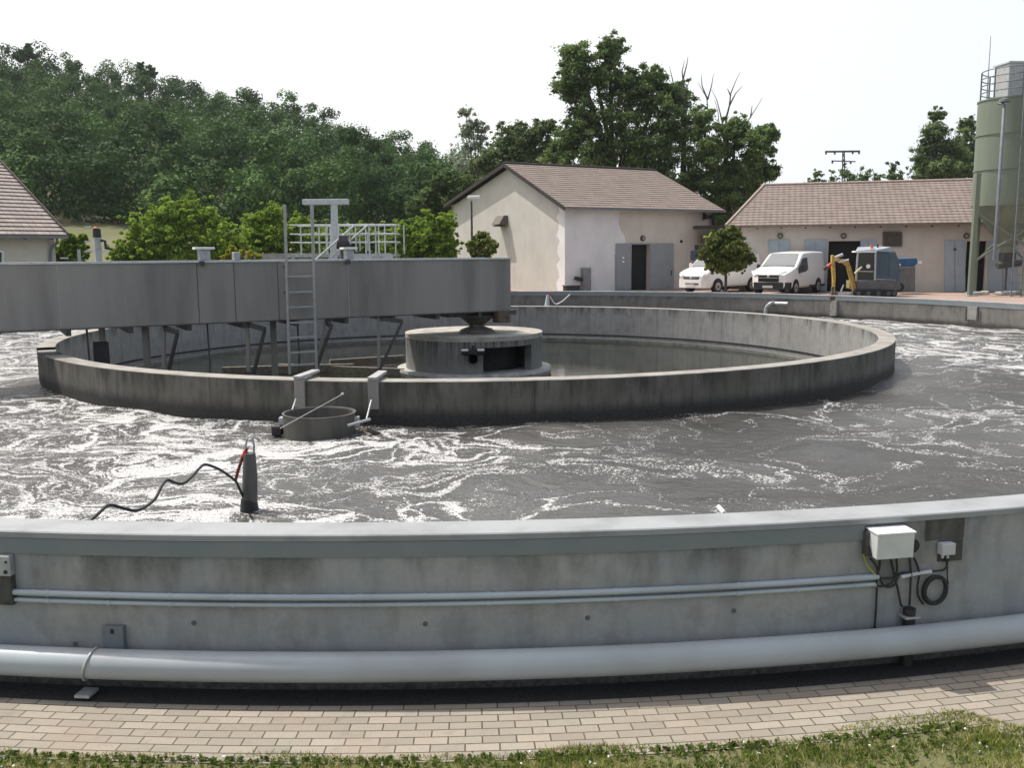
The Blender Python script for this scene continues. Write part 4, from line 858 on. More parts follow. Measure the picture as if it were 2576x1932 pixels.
MB().poly([LH(wf-.35, .494, gzl), LH(wf+.004, .494, gzl), LH(wf+.004, .494, hz_-.03), LH(wf-.35, .494, hz_-.03)], GH*.3).build('corner_trim', plain('pale_trim', (.5, .48, .46), .8), lh)
MB().tube(smooth([onL(143, 600, .4), onL(142, 612, .3), onL(131, 622, .1), onL(128, 640, .1), onL(127, 700, .1)]), .06, 8).build('downpipe', M['gutter'], lh)
for i in range(8): MB().bar(LH(-.6-i*1.1, .5, hz_-.06), LH(-.6-i*1.1, .08, hz_-.12), .09, .1).build('rafter_end', M['fascia'], rf3)
wq = [onL(x, y, .02) for x, y in ((-8, 632), (7, 632), (7, 690), (-8, 690))]
w1 = MB().poly(wq, GH*.05).build('window', M['glass'], lh); mb = MB()
for p_, q_ in zip(wq, wq[1:] + wq[:1]): mb.bar(p_ - GH*.03, q_ - GH*.03, .09, .07)
mb.build('frame', M['white'], w1)
# ------------------------------------------------------------------ silo
sc0 = at(2537, 600, 43.6); SX, SY = sc0.x, 43.6; SR = 1.62
silo = thing('silo', 'tall sage green silo on legs with a railed top and cone bottom', 'silo', (SX, SY, GZ))
def zy(y, x=2500, Y=43.6-.4): return at(x, y, Y).z
zT, zB, zC = zy(252, 2460, 43.6), zy(518, 2450, 43.6), zy(616)
mb = MB(); mb.lathe([(SR, zB), (SR, zT)], (SX, SY), 56); mb.build('barrel', M['green_steel'], silo)
MB().lathe([(.01, zT+.12), (SR+.03, zT), (SR+.03, zT-.06), (SR, zT-.06)], (SX, SY), 56).build('roof_plate', M['green_steel'], silo)
for yy in (340, 428, 517): z_ = zy(yy, 2450, 43.6); MB().lathe([(SR, z_-.04), (SR+.035, z_-.04), (SR+.035, z_+.04), (SR, z_+.04)], (SX, SY), 56).build('stiffening_ring', M['green_steel'], silo)
MB().lathe([(SR-.01, zB), (.38, zC), (.3, zC-.05), (.3, zC-.35), (.01, zC-.35)], (SX, SY), 48).build('cone', M['green_steel'], silo)
zR = zy(178, 2460, 43.6)
for k_ in range(4):
    z_ = zT + .02 + (zR-zT-.02)*(k_+1)/4; MB().tube([Vector((SX + 1.52*math.cos(a), SY + 1.52*math.sin(a), z_)) for a in np.linspace(0, 2*PI, 41)], .025, 6, caps=False).build('rail', M['gutter'], silo)
for k_ in range(8): a = 2*PI*k_/8 + .42; MB().tube([(SX + 1.52*math.cos(a), SY + 1.52*math.sin(a), zT), (SX + 1.52*math.cos(a), SY + 1.52*math.sin(a), zR)], .035, 6).build('rail_post', M['gutter'], silo)
fb = at(2548, 195, SY+.3); MB().box((fb.x+.1, SY+.3, (zT + zy(168, 2540, 43.9))/2+.1), (1.3, 1.1, zy(168, 2540, 43.9)-zT), .1).build('filter_housing', plain('pale_grey_housing', (.42, .43, .44), .5), silo, .03)
MB().box((fb.x+.1, SY+.3, zy(168, 2540, 43.9)+.12), (1.4, 1.2, .07), .1).build('filter_lid', M['galv_pale'], silo)
r0 = at(2487, 178, SY+.9); MB().tube([(r0.x, r0.y, zT), (r0.x, r0.y, zy(90, 2487, SY+.9))], [.035, .015], 6).build('lightning_rod', M['galv'], silo)
legs = [(-1.50, -1.0), (1.35, -1.25), (-.75, 1.5), (1.5, 1.1)]
lc = [Vector((SX+a, SY+b, 0)) for a, b in legs]
l0 = gp(2440, 745, GZ); lc[0] = Vector((l0.x, l0.y, 0))
for c_ in lc: o = MB().bar((c_.x, c_.y, GZ), (c_.x + (SX-c_.x)*.02, c_.y + (SY-c_.y)*.02, zy(440, 2450, 43.6) if c_ == lc[0] else zB+.2), .2, .2).build('leg', M['green_steel'], silo); MB().box((c_.x, c_.y, GZ+.03), (.5, .5, .06)).build('foot_plate', M['galv'], o)
for a, b in ((0, 2), (0, 1), (1, 3), (2, 3)):
    for z0, z1 in ((GZ+1.5, zB-.3), (zB-.3, GZ+1.5)): MB().bar((lc[a].x, lc[a].y, z0), (lc[b].x, lc[b].y, z1), .08, .08).build('brace', M['green_steel'], silo)
tx = at(2528, 260, SY-1.9); tx2 = at(2518, 640, SY-1.9)
MB().tube([(tx.x+.1, SY-1.2, zT-.3), (tx.x, SY-1.85, zT-.45), (tx.x, SY-1.85, zC-.2), (tx.x, SY-1.85, GZ+1.6)], .075, 8).build('fill_pipe', M['gutter'], silo)
MB().lathe([(.01, zT-.16), (.2, zT-.22), (.22, zT-.34)], (tx.x+.02, SY-1.8), 16).build('fill_cap', M['gutter'], silo)
lx = at(2562, 400, SY-1.6)
for dx_ in (0, .45): MB().bar((lx.x+dx_, SY-1.75, GZ), (lx.x+dx_, SY-1.75, zR), .05, .05).build('ladder_stile', M['gutter'], silo)
for i in range(30): z_ = GZ + .3 + i*.33; MB().bar((lx.x, SY-1.75, z_), (lx.x+.45, SY-1.75, z_), .03, .03).build('ladder_rung', M['gutter'], silo)
MB().box((SX, SY, zC-.6), (.55, .55, .5)).build('rotary_valve', M['steel_dark'], silo, .03); MB().tube([(SX-.6, SY-.3, zC-.95), (SX+.9, SY-.3, zC-.75)], .16, 12).build('screw_conveyor', M['steel_dark'], silo)
MB().tube([(SX, SY, zC-.8), (SX, SY, GZ)], .05, 8).build('drain_pipe', M['steel_dark'], silo)
mb = MB()
for i in range(7): mb.box((SX - 1.4 + i*.5, SY-.2+.3*math.sin(i*2), GZ+.09), (.45, .35, .14+.04*(i % 2)), i)
o = mb.build('sack_pile', plain('pale_sacks', (.45, .43, .4), .9, .2), None, .04); tag(o, 'low row of pale sacks lying between the silo legs', 'sacks')
# ------------------------------------------------------------------ vans
def lerp_t(tab, x):
    for (a, b), (c, d) in zip(tab, tab[1:]):
        if x <= c: return b + (d-b)*(x-a)/(c-a) if c > a else d
    return tab[-1][1]
def van(name, label, loc, rz, group, L, top, W, grille, hood_end, ws_end, wheels, bumper, side_win, open_side=False, hatch=False):
    """x forward is -X here: nose at x=0, tail at x=L; built in local axes"""
    t = thing(name, label, 'van', loc, rz, group, local=True)
    H = max(z for _, z in top); xs = sorted(set([0, .04, .12, .25] + [x for x, _ in top] + list(np.linspace(.4, L-.1, 26)) + [L-.04, L]))
    zb = .32
    def hw(x, z):
        e = min(1, (x/.5)) if x < .5 else (min(1, (L-x)/.25) if x > L-.25 else 1)
        w_ = W*(.80 + .20*math.sin(e*PI/2)) if x < .5 else W*(.93 + .07*math.sin(e*PI/2))
        if z > 1.0: w_ -= (z-1.0)*.13
        if z < .45: w_ -= (.45-z)*.25
        return w_
    nz = 12
    def prof(x):
        T = lerp_t(top, x); pts = []
        for i in range(nz+1):
            z = zb + (T - .10 - zb)*i/nz; pts.append((hw(x, z), z))
        w_ = hw(x, T-.1); pts += [(w_*.985, T-.055), (w_*.94, T-.02), (w_*.8, T), (w_*.4, T+.02), (0, T+.025)]
        return pts + [(-a, b) for a, b in pts[::-1][1:]]
    vs = []; m = len(prof(0))
    for x in xs: vs += [(x, y, z) for y, z in prof(x)]
    fs = [(i*m+j, i*m+j+1, (i+1)*m+j+1, (i+1)*m+j) for i in range(len(xs)-1) for j in range(m-1)]
    fs += [tuple(range(m)), tuple(range((len(xs)-1)*m, len(xs)*m))[::-1]] + [(i*m, (i+1)*m, (i+1)*m+m-1, i*m+m-1) for i in range(len(xs)-1)]
    MB().add(vs, fs, True).build('body', M['vanwhite'], t)
    def sidep(poly, side, mat, nm, off=.008, par=t, th=.01):
        P_ = [Vector((x, side*(hw(x, z)+off), z)) for x, z in poly]; return MB().poly(P_, (0, side*th, 0)).build(nm, mat, par)
    def toppatch(x0, x1, f0, f1, mat, nm, n=8, off=.012):
        V_ = []; F_ = []
        for i in range(n+1):
            x = x0 + (x1-x0)*i/n; T = lerp_t(top, x); w_ = hw(x, T-.1)*(f0 + (f1-f0)*i/n)
            for j in range(7): y = w_*(-1 + j/3); V_.append((x, y, T + .022 - .02*abs(y/w_)**2*.6 + off))
        for i in range(n):
            for j in range(6): F_.append((i*7+j, i*7+j+1, (i+1)*7+j+1, (i+1)*7+j))
        return MB().add(V_, F_, True).build(nm, mat, t)
    toppatch(hood_end+.06, ws_end-.05, .86, .80, M['windscreen'], 'windscreen')
    toppatch(hood_end-.02, hood_end+.05, .9, .88, M['black'], 'wiper_cowl', 2, .006)
    for sd in (1, -1):
        sidep(side_win, sd, M['glass'], 'side_window')
        o = MB().box((side_win[0][0]+.12, sd*(W+.12), side_win[0][1]+.10), (.1, .16, .24)).build('mirror', M['black'] if bumper == 'black' else M['vanwhite'], t, .03)
        zt_ = lerp_t(top, .1)
        P_ = [Vector((x, sd*y, z)) for x, y, z in ((-.005, W*.50, grille[1]-.02), (-.008, W*.74, grille[1]-.04), (.16, W*.93, grille[1]+.1), (.28, W*.965, grille[1]+.2), (.1, W*.7, grille[1]+.14), (.0, W*.5, grille[1]+.06))]
        MB().poly(P_, (-.02, sd*.02, .01)).build('headlight', M['lamp_glass'], t)
        sidep([(side_win[-1][0]+.06, .98), (side_win[-1][0]+.14, .98), (side_win[-1][0]+.14, 1.02), (side_win[-1][0]+.06, 1.02)], sd, M['black'], 'door_handle', .01, t, .03)
    for x in (side_win[-1][0]+.03, L*.58):
        sidep([(x, .5), (x+.015, .5), (x+.015, H-.25), (x, H-.25)], 1, M['vangrey'], 'door_seam', .002, t, .004); sidep([(x, .5), (x+.015, .5), (x+.015, H-.25), (x, H-.25)], -1, M['vangrey'], 'door_seam', .002, t, .004)
    g0, g1 = grille
    MB().box((.0, 0, (g0+g1)/2), (.05, W*1.05, g1-g0)).build('grille', M['black'], t, .01)
    MB().box((-.03, 0, (g0*.4+g1*.6)), (.02, W*.95, .03)).build('grille_bar', M['galv'], t); MB().tube([(-.03, 0, g1-.06), (-.05, 0, g1-.06)], .06, 14).build('badge', M['galv_pale'], t)
    bm = M['black'] if bumper == 'black' else M['vanwhite']
    vs_ = [Vector((.35, W+.01, 0)), Vector((.1, W*.93, 0)), Vector((-.04, W*.7, 0)), Vector((-.07, 0, 0)), Vector((-.04, -W*.7, 0)), Vector((.1, -W*.93, 0)), Vector((.35, -W-.01, 0))]
    mb = MB(); z0, z1 = .27, g0-.02
    for a, b in zip(vs_, vs_[1:]): mb.poly([a + Vector((0, 0, z0)), b + Vector((0, 0, z0)), b + Vector((0, 0, z1)), a + Vector((0, 0, z1))], (.06, 0, 0))
    mb.build('bumper', bm, t)
    if bumper != 'black': MB().box((-.075, -.1, .47), (.02, W*.9, .07)).build('lower_intake', M['black'], t)
    MB().box((-.085, 0, .40), (.015, .5, .11)).build('number_plate', M['plate'], t)
    if bumper == 'black':
        for sd in (1, -1): sidep([(.3, .3), (L-.1, .3), (L-.1, .42), (.3, .42)], sd, M['black'], 'sill_trim', .012, t, .02)
    for wx_ in wheels:
        for sd in (1, -1):
            pts = [(wx_ + .42*math.cos(a), .33 + .42*math.sin(a)) for a in np.linspace(0, PI, 14)]
            sidep(pts, sd, M['black'], 'wheel_arch', .006, t, .006)
            y0 = sd*(W - .19); y1 = sd*(W + .015); wh = MB().tube([(wx_, y0, .33), (wx_, y1, .33)], .33, 28).build('wheel', M['tyre'], t, .02)
            MB().tube([(wx_, y1-.01*sd, .33), (wx_, y1+.012*sd, .33)], .21, 20).build('rim', M['rim'], wh); MB().tube([(wx_, y1, .33), (wx_, y1+.03*sd, .33)], .06, 12).build('hub_cap', M['steel_dark'], wh)
    if open_side:
        sidep([(2.55, .45), (3.9, .45), (3.9, .98), (2.55, .98)], 1, M['vangrey'], 'side_panel', .012); sidep([(2.5, 1.0), (4.1, 1.0), (4.1, 1.05), (2.5, 1.05)], 1, plain('rusty_orange_stripe', (.3, .17, .09), .6), 'side_stripe', .012)
        sidep([(2.6, 1.25), (3.1, 1.25), (3.1, 1.5), (2.6, 1.5)], 1, plain('orange_blue_decal', (.45, .2, .03), .5, .6, 3, dirt=(.03, .08, .4)), 'decal', .012)
    if hatch:
        MB().poly([(L-.1, -W*.9, H-.02), (L-.1, W*.9, H-.02), (L+.75, W*.85, H+.18), (L+.75, -W*.85, H+.18)], (0, 0, .06)).build('raised_tailgate', M['vanwhite'], t, .01)
        MB().poly([(L-.05, -W*.8, H-.06), (L-.05, W*.8, H-.06), (L+.7, W*.75, H+.12), (L+.7, -W*.75, H+.12)], (0, 0, .03)).build('tailgate_window', M['glass'], t)
    return t
T2 = [(0, .98), (.1, 1.06), (.5, 1.2), (1.0, 1.32), (1.15, 1.36), (1.95, 1.93), (2.15, 1.98), (3.2, 2.03), (4.9, 2.03), (5.0, 1.99)]
T1 = [(0, .92), (.1, 1.04), (.4, 1.15), (.85, 1.27), (.95, 1.30), (1.7, 1.92), (1.9, 1.98), (3.0, 2.02), (4.6, 2.01), (4.7, 1.96)]
def place(px, Y): p = at(px, 740, Y); return Vector((p.x, Y, GZ + .01))
nose2 = place(1932, 44.6); nose1 = place(1738, 47.2)
van('van', 'white panel van with black grille and bumper, beside the yellow digger arm', nose2, math.radians(52), 'white vans parked behind the tank', 5.0, T2, .97, (.62, .95), 1.0, 2.0, (.95, 3.9), 'black', [(1.22, 1.22), (1.95, 1.72), (2.5, 1.75), (2.5, 1.18), (2.2, 1.08), (1.25, 1.02)][0:6])
van('van', 'white van with white bumper and raised tailgate, partly behind the ball tree', nose1, math.radians(40), 'white vans parked behind the tank', 4.7, T1, .92, (.70, .84), .88, 1.78, (.95, 3.8), 'white', [(1.1, 1.25), (1.7, 1.72), (2.3, 1.74), (2.3, 1.15), (1.15, 1.13)], True, True)
# ------------------------------------------------------------------ small excavator
YE = 42.6
ex_ = thing('excavator', 'small excavator with blue grey cab, yellow folded arm and dark tracks', 'excavator', gp(2190, 742, GZ))
def e(x, y, dy=0): return at(x, y, YE+dy)
cl0 = e(2155, 640); pxm = YE/FPX
def cabbox(x0, x1, y0, y1, d0, d1, mb): # front screen rectangle extruded back
    a, b, c, d = e(x0, y1, d0), e(x1, y1, d0), e(x1, y0, d0), e(x0, y0, d0); mb.poly([a, b, c, d], (.0, d1-d0, 0)); return mb
cabo = MB(); pts = [(2200, 700), (2262, 704), (2266, 690), (2262, 655), (2252, 632), (2236, 624), (2212, 625), (2204, 632)]
# cab frame: front window left, curved glazed side right
mb = MB(); mb.poly([e(x, y) for x, y in pts], (0, 1.15, 0)); cabm = mb.build('cab', M['cabblue'], ex_, .02)
MB().poly([e(x, y, -.01) for x, y in ((2211, 692), (2233, 694), (2233, 634), (2212, 634))], (0, -.01, 0)).build('side_window', plain('blue_tinted_glass', (.05, .08, .11), .15, .1), cabm)
MB().poly([e(x, y, -.01) for x, y in ((2237, 694), (2257, 694), (2259, 660), (2249, 638), (2237, 632))], (0, -.01, 0)).build('side_window', plain('blue_tinted_glass', (.06, .10, .13), .15, .1), cabm)
q0, q1, q2, q3 = e(2153, 705, -.1), e(2200, 705, 0), e(2202, 630, 0), e(2158, 633, -.1)
MB().poly([q0, q1, q2, q3], (0, .03, 0)).build('front_window', M['glass'], cabm)
mb = MB(); mb.bar(q0, q3, .07, .06); mb.bar(q1, q2, .08, .08); mb.bar(q3, q2, .1, .1); mb.bar(e(2155, 682, -.1), e(2200, 683, 0), .04, .04); mb.build('window_frame', M['galv'], cabm)
MB().poly([e(2152, 634, -.15), e(2205, 632, -.1), e(2250, 634, 0), e(2240, 624, 0), (e(2212, 622, 1.1)), e(2158, 624, .9)][0:6], (0, 0, .05)).build('cab_roof', plain('cab_roof_paint', (.3, .34, .38), .4), cabm)
MB().poly([e(2152, 635, -.16), e(2206, 635, -.1), e(2206, 630, -.1), e(2153, 631, -.16)], (0, .5, 0)).build('roof_visor', M['vanwhite'], cabm, .02)
MB().tube([e(2193, 623, .3), e(2193, 616, .3)], .07, 10).build('beacon', M['orange'], ex_); MB().tube([e(2208, 622, .3), e(2208, 614, .3)], .04, 8).build('aerial_base', M['black'], ex_)
MB().poly([e(x, y, -.05) for x, y in ((2154, 706), (2204, 706), (2264, 706), (2268, 722), (2262, 730), (2160, 730))], (0, 1.3, 0)).build('body', plain('dark_grey_machine', (.10, .105, .115), .5, .2, 5), ex_, .03)
for d0 in (-.25, 1.1):
    tr = MB(); tp = [(2150, 733), (2156, 727), (2250, 729), (2258, 735), (2258, 741), (2250, 747), (2156, 745), (2150, 740)]
    tr.poly([e(x, y, d0) for x, y in tp], (0, .32, 0)); tr = tr.build('track', M['tyre'], ex_, .03)
    for x in (2160, 2185, 2210, 2235, 2250): MB().tube([e(x, 738, d0-.03), e(x, 738, d0+.02)], .10, 10).build('track_roller', M['steel_dark'], tr)
bo = MB(); bo.poly([e(x, y, .1) for x, y in ((2149, 738), (2157, 735), (2150, 700), (2142, 674), (2136, 657), (2126, 652), (2104, 650), (2103, 657), (2122, 662), (2131, 670), (2139, 700))], (0, .22, 0)); bo = bo.build('boom', M['yellow'], ex_, .02)
di = MB(); di.poly([e(x, y, .08) for x, y in ((2093, 642), (2098, 641), (2101, 660), (2103, 700), (2100, 738), (2096, 738), (2096, 700), (2093, 665))], (0, .22, 0)); di.build('dipper_arm', M['yellow'], ex_, .02)
MB().tube([e(2100, 648, 0), e(2120, 640, 0)], .07, 10).build('hydraulic_ram', M['galv'], ex_); MB().tube([e(2110, 659, 0), e(2135, 653, 0)], .04, 8).build('ram_rod', M['galv_pale'], ex_)
MB().tube([e(2078, 674, 0), e(2090, 664, 0)], .08, 8).build('hose_bundle', M['red'], ex_); MB().tube([e(2073, 678, 0), e(2080, 670, 0)], .09, 8).build('hose_end', M['black'], ex_)
mb = MB(); mb.poly([e(x, y, .0) for x, y in ((2096, 736), (2104, 734), (2112, 742), (2106, 748), (2094, 747))], (0, .5, 0)); mb.build('bucket', M['rust'], ex_, .02)
bl = MB(); bl.poly([e(x, y, .0) for x, y in ((2104, 738), (2150, 735), (2152, 746), (2104, 746))], (0, .1, 0)); bl.build('dozer_blade', M['galv'], ex_, .02)
MB().tube([e(2115, 734, -.05), e(2122, 716, -.05)], .035, 7).build('blade_ram', M['galv_pale'], ex_); MB().box(e(2133, 715, -.05), (.14, .1, .34)).build('work_lamp', plain('pale_yellow', (.7, .6, .25), .5), ex_, .03)
MB().tube([e(2150, 688, -.2), e(2168, 671, -.2)], .045, 8).build('grab_handle', plain('cream_handle', (.6, .55, .35), .5), ex_); MB().tube([e(2184, 669, -.13), e(2184, 670, -.2)], .09, 14).build('round_lamp', M['white'], ex_)
# ------------------------------------------------------------------ blue skip on a frame
def s_(x, y, dy=0): return at(x, y, 44.6+dy)
sk_ = thing('blue_skip', 'blue metal chute tray resting on a grey panelled stand by the workshop', 'skip', gp(2275, 733, GZ))
MB().poly([s_(x, y) for x, y in ((2243, 655), (2247, 673), (2300, 671), (2310, 660), (2306, 649), (2250, 651))], (0, 1.4, 0)).build('tray', M['blue'], sk_, .02)
MB().poly([s_(x, y, .1) for x, y in ((2253, 675), (2305, 671), (2305, 733), (2253, 735))], (0, .05, 0)).build('stand_panel', plain('grey_sheet', (.17, .165, .16), .6, .15, 3), sk_)
mb = MB(); mb.bar(s_(2252, 673, -.05), s_(2249, 735, -.05), .08, .08); mb.bar(s_(2303, 671, .1), s_(2303, 735, .1), .06, .06); mb.bar(s_(2243, 738, -.3), s_(2284, 729, .6), .05, .05); mb.build('frame_leg', M['galv'], sk_)
MB().box(s_(2260, 666, -.05), (.2, .05, .09)).build('tray_lamp', M['white'], sk_, .01); MB().box(s_(2313, 660, .2), (.2, .1, .1)).build('tray_lamp', M['white'], sk_, .01)
MB().tube([s_(2262, 722, -.1), s_(2262, 722, .1)], .22, 16).build('hose_reel', M['black'], sk_)
# ------------------------------------------------------------------ platform with railings and stairs beyond the bridge
YP = 46.5
def P(x, y, dy=0): return at(x, y, YP+dy)
pf = thing('service_platform', 'grey steel service platform with railings and a stair behind the bridge', 'platform', gp(860, 740, GZ) if False else Vector((P(860, 640).x, YP, GZ)))
zf = P(860, 640).z; x0_, x1_ = P(716, 640).x, P(997, 640).x
MB().box(((x0_+x1_)/2, YP+.9, zf-.06), (x1_-x0_, 1.8, .12)).build('deck', M['galv'], pf)
MB().box(((x0_+x1_)/2+1.6, YP, zf-.1), ((x1_-x0_)-3.6, .06, .28)).build('toe_board', M['galv_pale'], pf)
for dy in (0, 1.8):
    rail = MB()
    for yy in (565, 588, 609): z_ = P(860, yy).z; rail.tube([(x0_+.3, YP+dy, z_), (x1_, YP+dy, z_)], .032, 6)
    rail.build('railing_bars', M['galv_pale'], pf)
    for px in (757, 803, 822, 853, 895, 929, 945, 995): xx = P(px, 600).x + dy*.12; MB().tube([(xx, YP+dy, zf), (xx, YP+dy, P(860, 565).z)], .035 if px != 822 else .06, 6).build('railing_post', M['galv_pale'], pf)
for yy in (565, 588, 609): z_ = P(860, yy).z; MB().tube([(x1_, YP, z_), (x1_, YP+1.8, z_)], .03, 6).build('end_rail', M['galv_pale'], pf)
for xx in (x0_+.4, (x0_+x1_)/2, x1_-.3):
    for dy in (.1, 1.7): MB().bar((xx, YP+dy, ground_z(xx, YP)), (xx, YP+dy, zf-.12), .14, .14).build('support_leg', M['galv'], pf)
def PS(x, y, dy=-1.2): return at(x, y, YP+dy)
a_, b_ = PS(930, 640, -1.4), PS(800, 740, -1.4)   # stair foot lies low behind the bridge
top_l, bot_l = PS(905, 646), PS(905, 646) + Vector((-2.9, 0, -2.55))
for dy in (0, .8):
    for (u0, v0, u1, v1) in ((802, 646, 891, 567), (834, 646, 924, 567)):
        p0, p1 = PS(u0, v0, -1.3+dy*.9), PS(u1, v1, -1.3+dy*.9)
        MB().tube([p1, p0, p0 + (p0-p1)*.9], .045 if dy == 0 else .03, 7).build('stair_handrail', M['galv_pale'], pf)
st0, st1 = PS(955, 640, -1.2), PS(955, 640, -1.2) + Vector((-2.6, 0, -2.1))
for dy in (-.1, .8): MB().bar(st0 + Vector((0, dy, 0)), st1 + Vector((0, dy, 0)), .06, .2).build('stringer', M['galv'], pf)
for i in range(9): q = st0.lerp(st1, (i+.5)/9); MB().box((q.x, q.y+.35, q.z), (.25, .85, .04)).build('stair_tread', M['galv'], pf)
for px, u_ in ((905, 0), (925, 0), (880, 0)): q = PS(px, 600, -1.3); MB().tube([(q.x, q.y, q.z-.6), (q.x, q.y, q.z+.35)], .03, 6).build('stair_post', M['galv_pale'], pf)
gt = thing('lifting_gantry', 'pale grey T shaped lifting gantry rising above the platform', 'gantry', (P(841, 640).x, YP-.5, zf))
MB().bar(P(762, 508, -.5), P(877, 507, -.5), .34, .26).build('top_beam', M['galv_pale'], gt, .02); MB().bar(P(841, 512, -.5), P(841, 660, -.5), .3, .28).build('column', M['galv_pale'], gt, .02)
MB().bar(P(783, 512, -.5), P(788, 655, -.5), .1, .1).build('side_post', M['galv'], gt)
mb = MB(); mb.bar((P(841, 660, -.5).x, YP-.5, ground_z(-8, YP)), P(841, 655, -.5), .28, .26); mb.build('base', M['galv'], gt)
mo = thing('drive_motor', 'dark gear motor unit on the stair side of the platform', 'motor', P(862, 640, -1.6))
MB().tube([P(850, 612, -1.7), P(874, 618, -1.7)], .26, 12).build('motor_body', M['black'], mo); MB().box(P(864, 600, -1.7), (.4, .35, .3)).build('terminal_box', M['steel_dark'], mo, .03)
MB().tube(smooth([P(874, 610, -1.7), P(886, 625, -1.7), P(894, 634, -1.7), P(902, 634, -1.7)]), .05, 7).build('motor_cable', M['black'], mo); MB().bar(P(862, 620, -1.7), (P(862, 620, -1.7).x, YP-1.7, GZ), .14).build('motor_stand', M['steel_dark'], mo)
# low wall/trough left of the platform
lw = thing('low_trough', 'low pale concrete trough edge left of the railed platform', 'trough', P(690, 645, .5))
MB().box((P(690, 640, .5).x+.3, YP+.9, P(690, 637, .5).z-.9), (4.6, 1.2, 1.8)).build('trough_wall', plain('old_concrete', (.33, .32, .3), .9, .2, 3), lw)
pp_ = [(770, 640, .3)]
ps = thing('fence_post_group', 'low grey railing stubs on the grass beside the tiled house', 'railing', gp(200, 700, 1.0)); Yq = 40
mb = MB()
for x, y0 in ((198, 627), (240, 600)): a = at(x, y0, Yq); mb.tube([a, (a.x, a.y, ground_z(a.x, Yq))], .07, 7)
mb.build('stub_post', M['galv'], ps); mb = MB()
for xa, xb, y in ((213, 229, 570), (213, 229, 607), (213, 270, 632), (152, 171, 649)): mb.bar(at(xa, y, Yq), at(xb, y, Yq), .06)
mb.build('stub_rail', M['galv_pale'], ps)
# ------------------------------------------------------------------ power pylon
YL = 125; py_ = thing('power_pylon', 'small lattice power pole with two cross arms on the skyline', 'pylon', at(2122, 560, YL) - Vector((0, 0, 8)))
def L(x, y): return at(x, y, YL)
mb = MB(); b0 = L(2122, 480)
for dx in (-5, 5): mb.bar(L(2122+dx, 520), L(2122+dx*.35, 379), .12)
for i in range(9): y0 = 500 - i*13; mb.bar(L(2122 - (5 - i*.35)*(1 if i % 2 else -1), y0), L(2122 + (5 - i*.35)*(1 if i % 2 else -1), y0-13), .09)
mb.build('mast', M['steel_dark'], py_)
MB().bar(L(2076, 381), L(2163, 380), .28, .22).build('cross_arm', M['steel_dark'], py_); MB().bar(L(2092, 404), L(2152, 406), .14).build('cross_arm', M['steel_dark'], py_)
for x, y in ((2078, 381), (2100, 381), (2145, 380), (2161, 380), (2094, 404), (2140, 405)): MB().tube([L(x, y), L(x, y+7)], .12, 6).build('insulator', M['steel_dark'], py_)
# ------------------------------------------------------------------ trees
random.seed(11)
BIG = [(1450, 150, 48), (1535, 125, 38), (1430, 215, 45), (1500, 200, 62), (1575, 210, 62), (1640, 200, 40), (1560, 290, 75), (1470, 300, 55), (1650, 260, 62), (1700, 240, 45), (1700, 330, 75), (1600, 380, 85), (1500, 390, 60), (1440, 350, 45), (1420, 410, 50), (1660, 430, 80)]
tree('tall_poplar', 'tallest dark green tree rising behind the gabled pump house', 'tree', BIG, 68, 'poplar', .18, 52, 330, trunk_r=.45, sub=.30, tb=.42, group='big trees behind the buildings')
tree('leafy_tree', 'round leafed tree behind the gap between the two buildings', 'tree', [(1790, 370, 60), (1850, 330, 45), (1900, 370, 50), (1925, 340, 32), (1820, 440, 60), (1880, 440, 55), (1930, 430, 30), (1760, 300, 35), (1760, 460, 60), (1840, 510, 60), (1790, 540, 40)], 66, 'poplar', .18, 50, 320, trunk_r=.35, sub=.30, tb=.5, group='big trees behind the buildings')
tree('leafy_tree', 'smaller dull green tree left of the tall tree, above the roof ridge', 'tree', [(1290, 340, 38), (1350, 335, 32), (1260, 375, 45), (1320, 380, 50), (1380, 380, 38), (1230, 410, 40), (1385, 320, 18), (1330, 420, 50), (1280, 430, 50), (1400, 400, 40), (1320, 350, 40)], 72, 'far', .19, 36, 230, trunk_r=.25, tb=.35, sub=.32)
tree('silver_tree', 'pale silvery willow at the foot of the wooded hill', 'tree', [(1172, 285, 18), (1190, 315, 26), (1212, 325, 22), (1170, 335, 26), (1215, 350, 30), (1180, 370, 42), (1205, 410, 48), (1160, 410, 35), (1230, 390, 30)], 74, 'silver', .16, 26, 80, trunk_r=.12, tb=.4, sub=.3, loose=.3)
tree('leafy_tree', 'green tree beside the left gable edge of the pump house', 'tree', [(1130, 475, 38), (1110, 455, 28), (1170, 465, 34), (1080, 490, 34), (1150, 505, 40), (1050, 520, 32), (1100, 530, 40)], 70, 'poplar', .18, 34, 230, trunk_r=.2, tb=.25, sub=.32)
tree('spire_tree', 'grey green tree with a rounded point behind the silo, nearer the workshop', 'tree', [(2358, 290, 20), (2350, 330, 36), (2375, 365, 42), (2330, 380, 38), (2370, 420, 50), (2318, 425, 32), (2400, 400, 40), (2340, 450, 40), (2400, 450, 40)], 80, 'far', .19, 36, 200, tb=.45, sub=.32)
tree('spire_tree', 'grey green tree whose right side is hidden by the silo', 'tree', [(2430, 320, 25), (2425, 360, 35), (2450, 380, 35), (2410, 420, 45), (2450, 430, 40)], 82, 'far', .19, 36, 200, tb=.4, sub=.32)
for lb, l in (('small bushy treetop peeping over the workshop ridge at its left end', [(2052, 440, 16), (2050, 458, 26)]), ('low wide treetop over the workshop ridge beside the pylon', [(2092, 450, 26), (2130, 440, 32), (2170, 448, 28), (2150, 462, 30), (2200, 452, 22)]), ('pointed dark treetop over the workshop ridge right of the pylon', [(2248, 422, 18), (2245, 445, 30), (2268, 452, 26), (2215, 455, 24)])):
    tree('distant_tree', lb, 'tree', l, 95, 'far', .25, 12, 60, tb=.3, sub=.34)
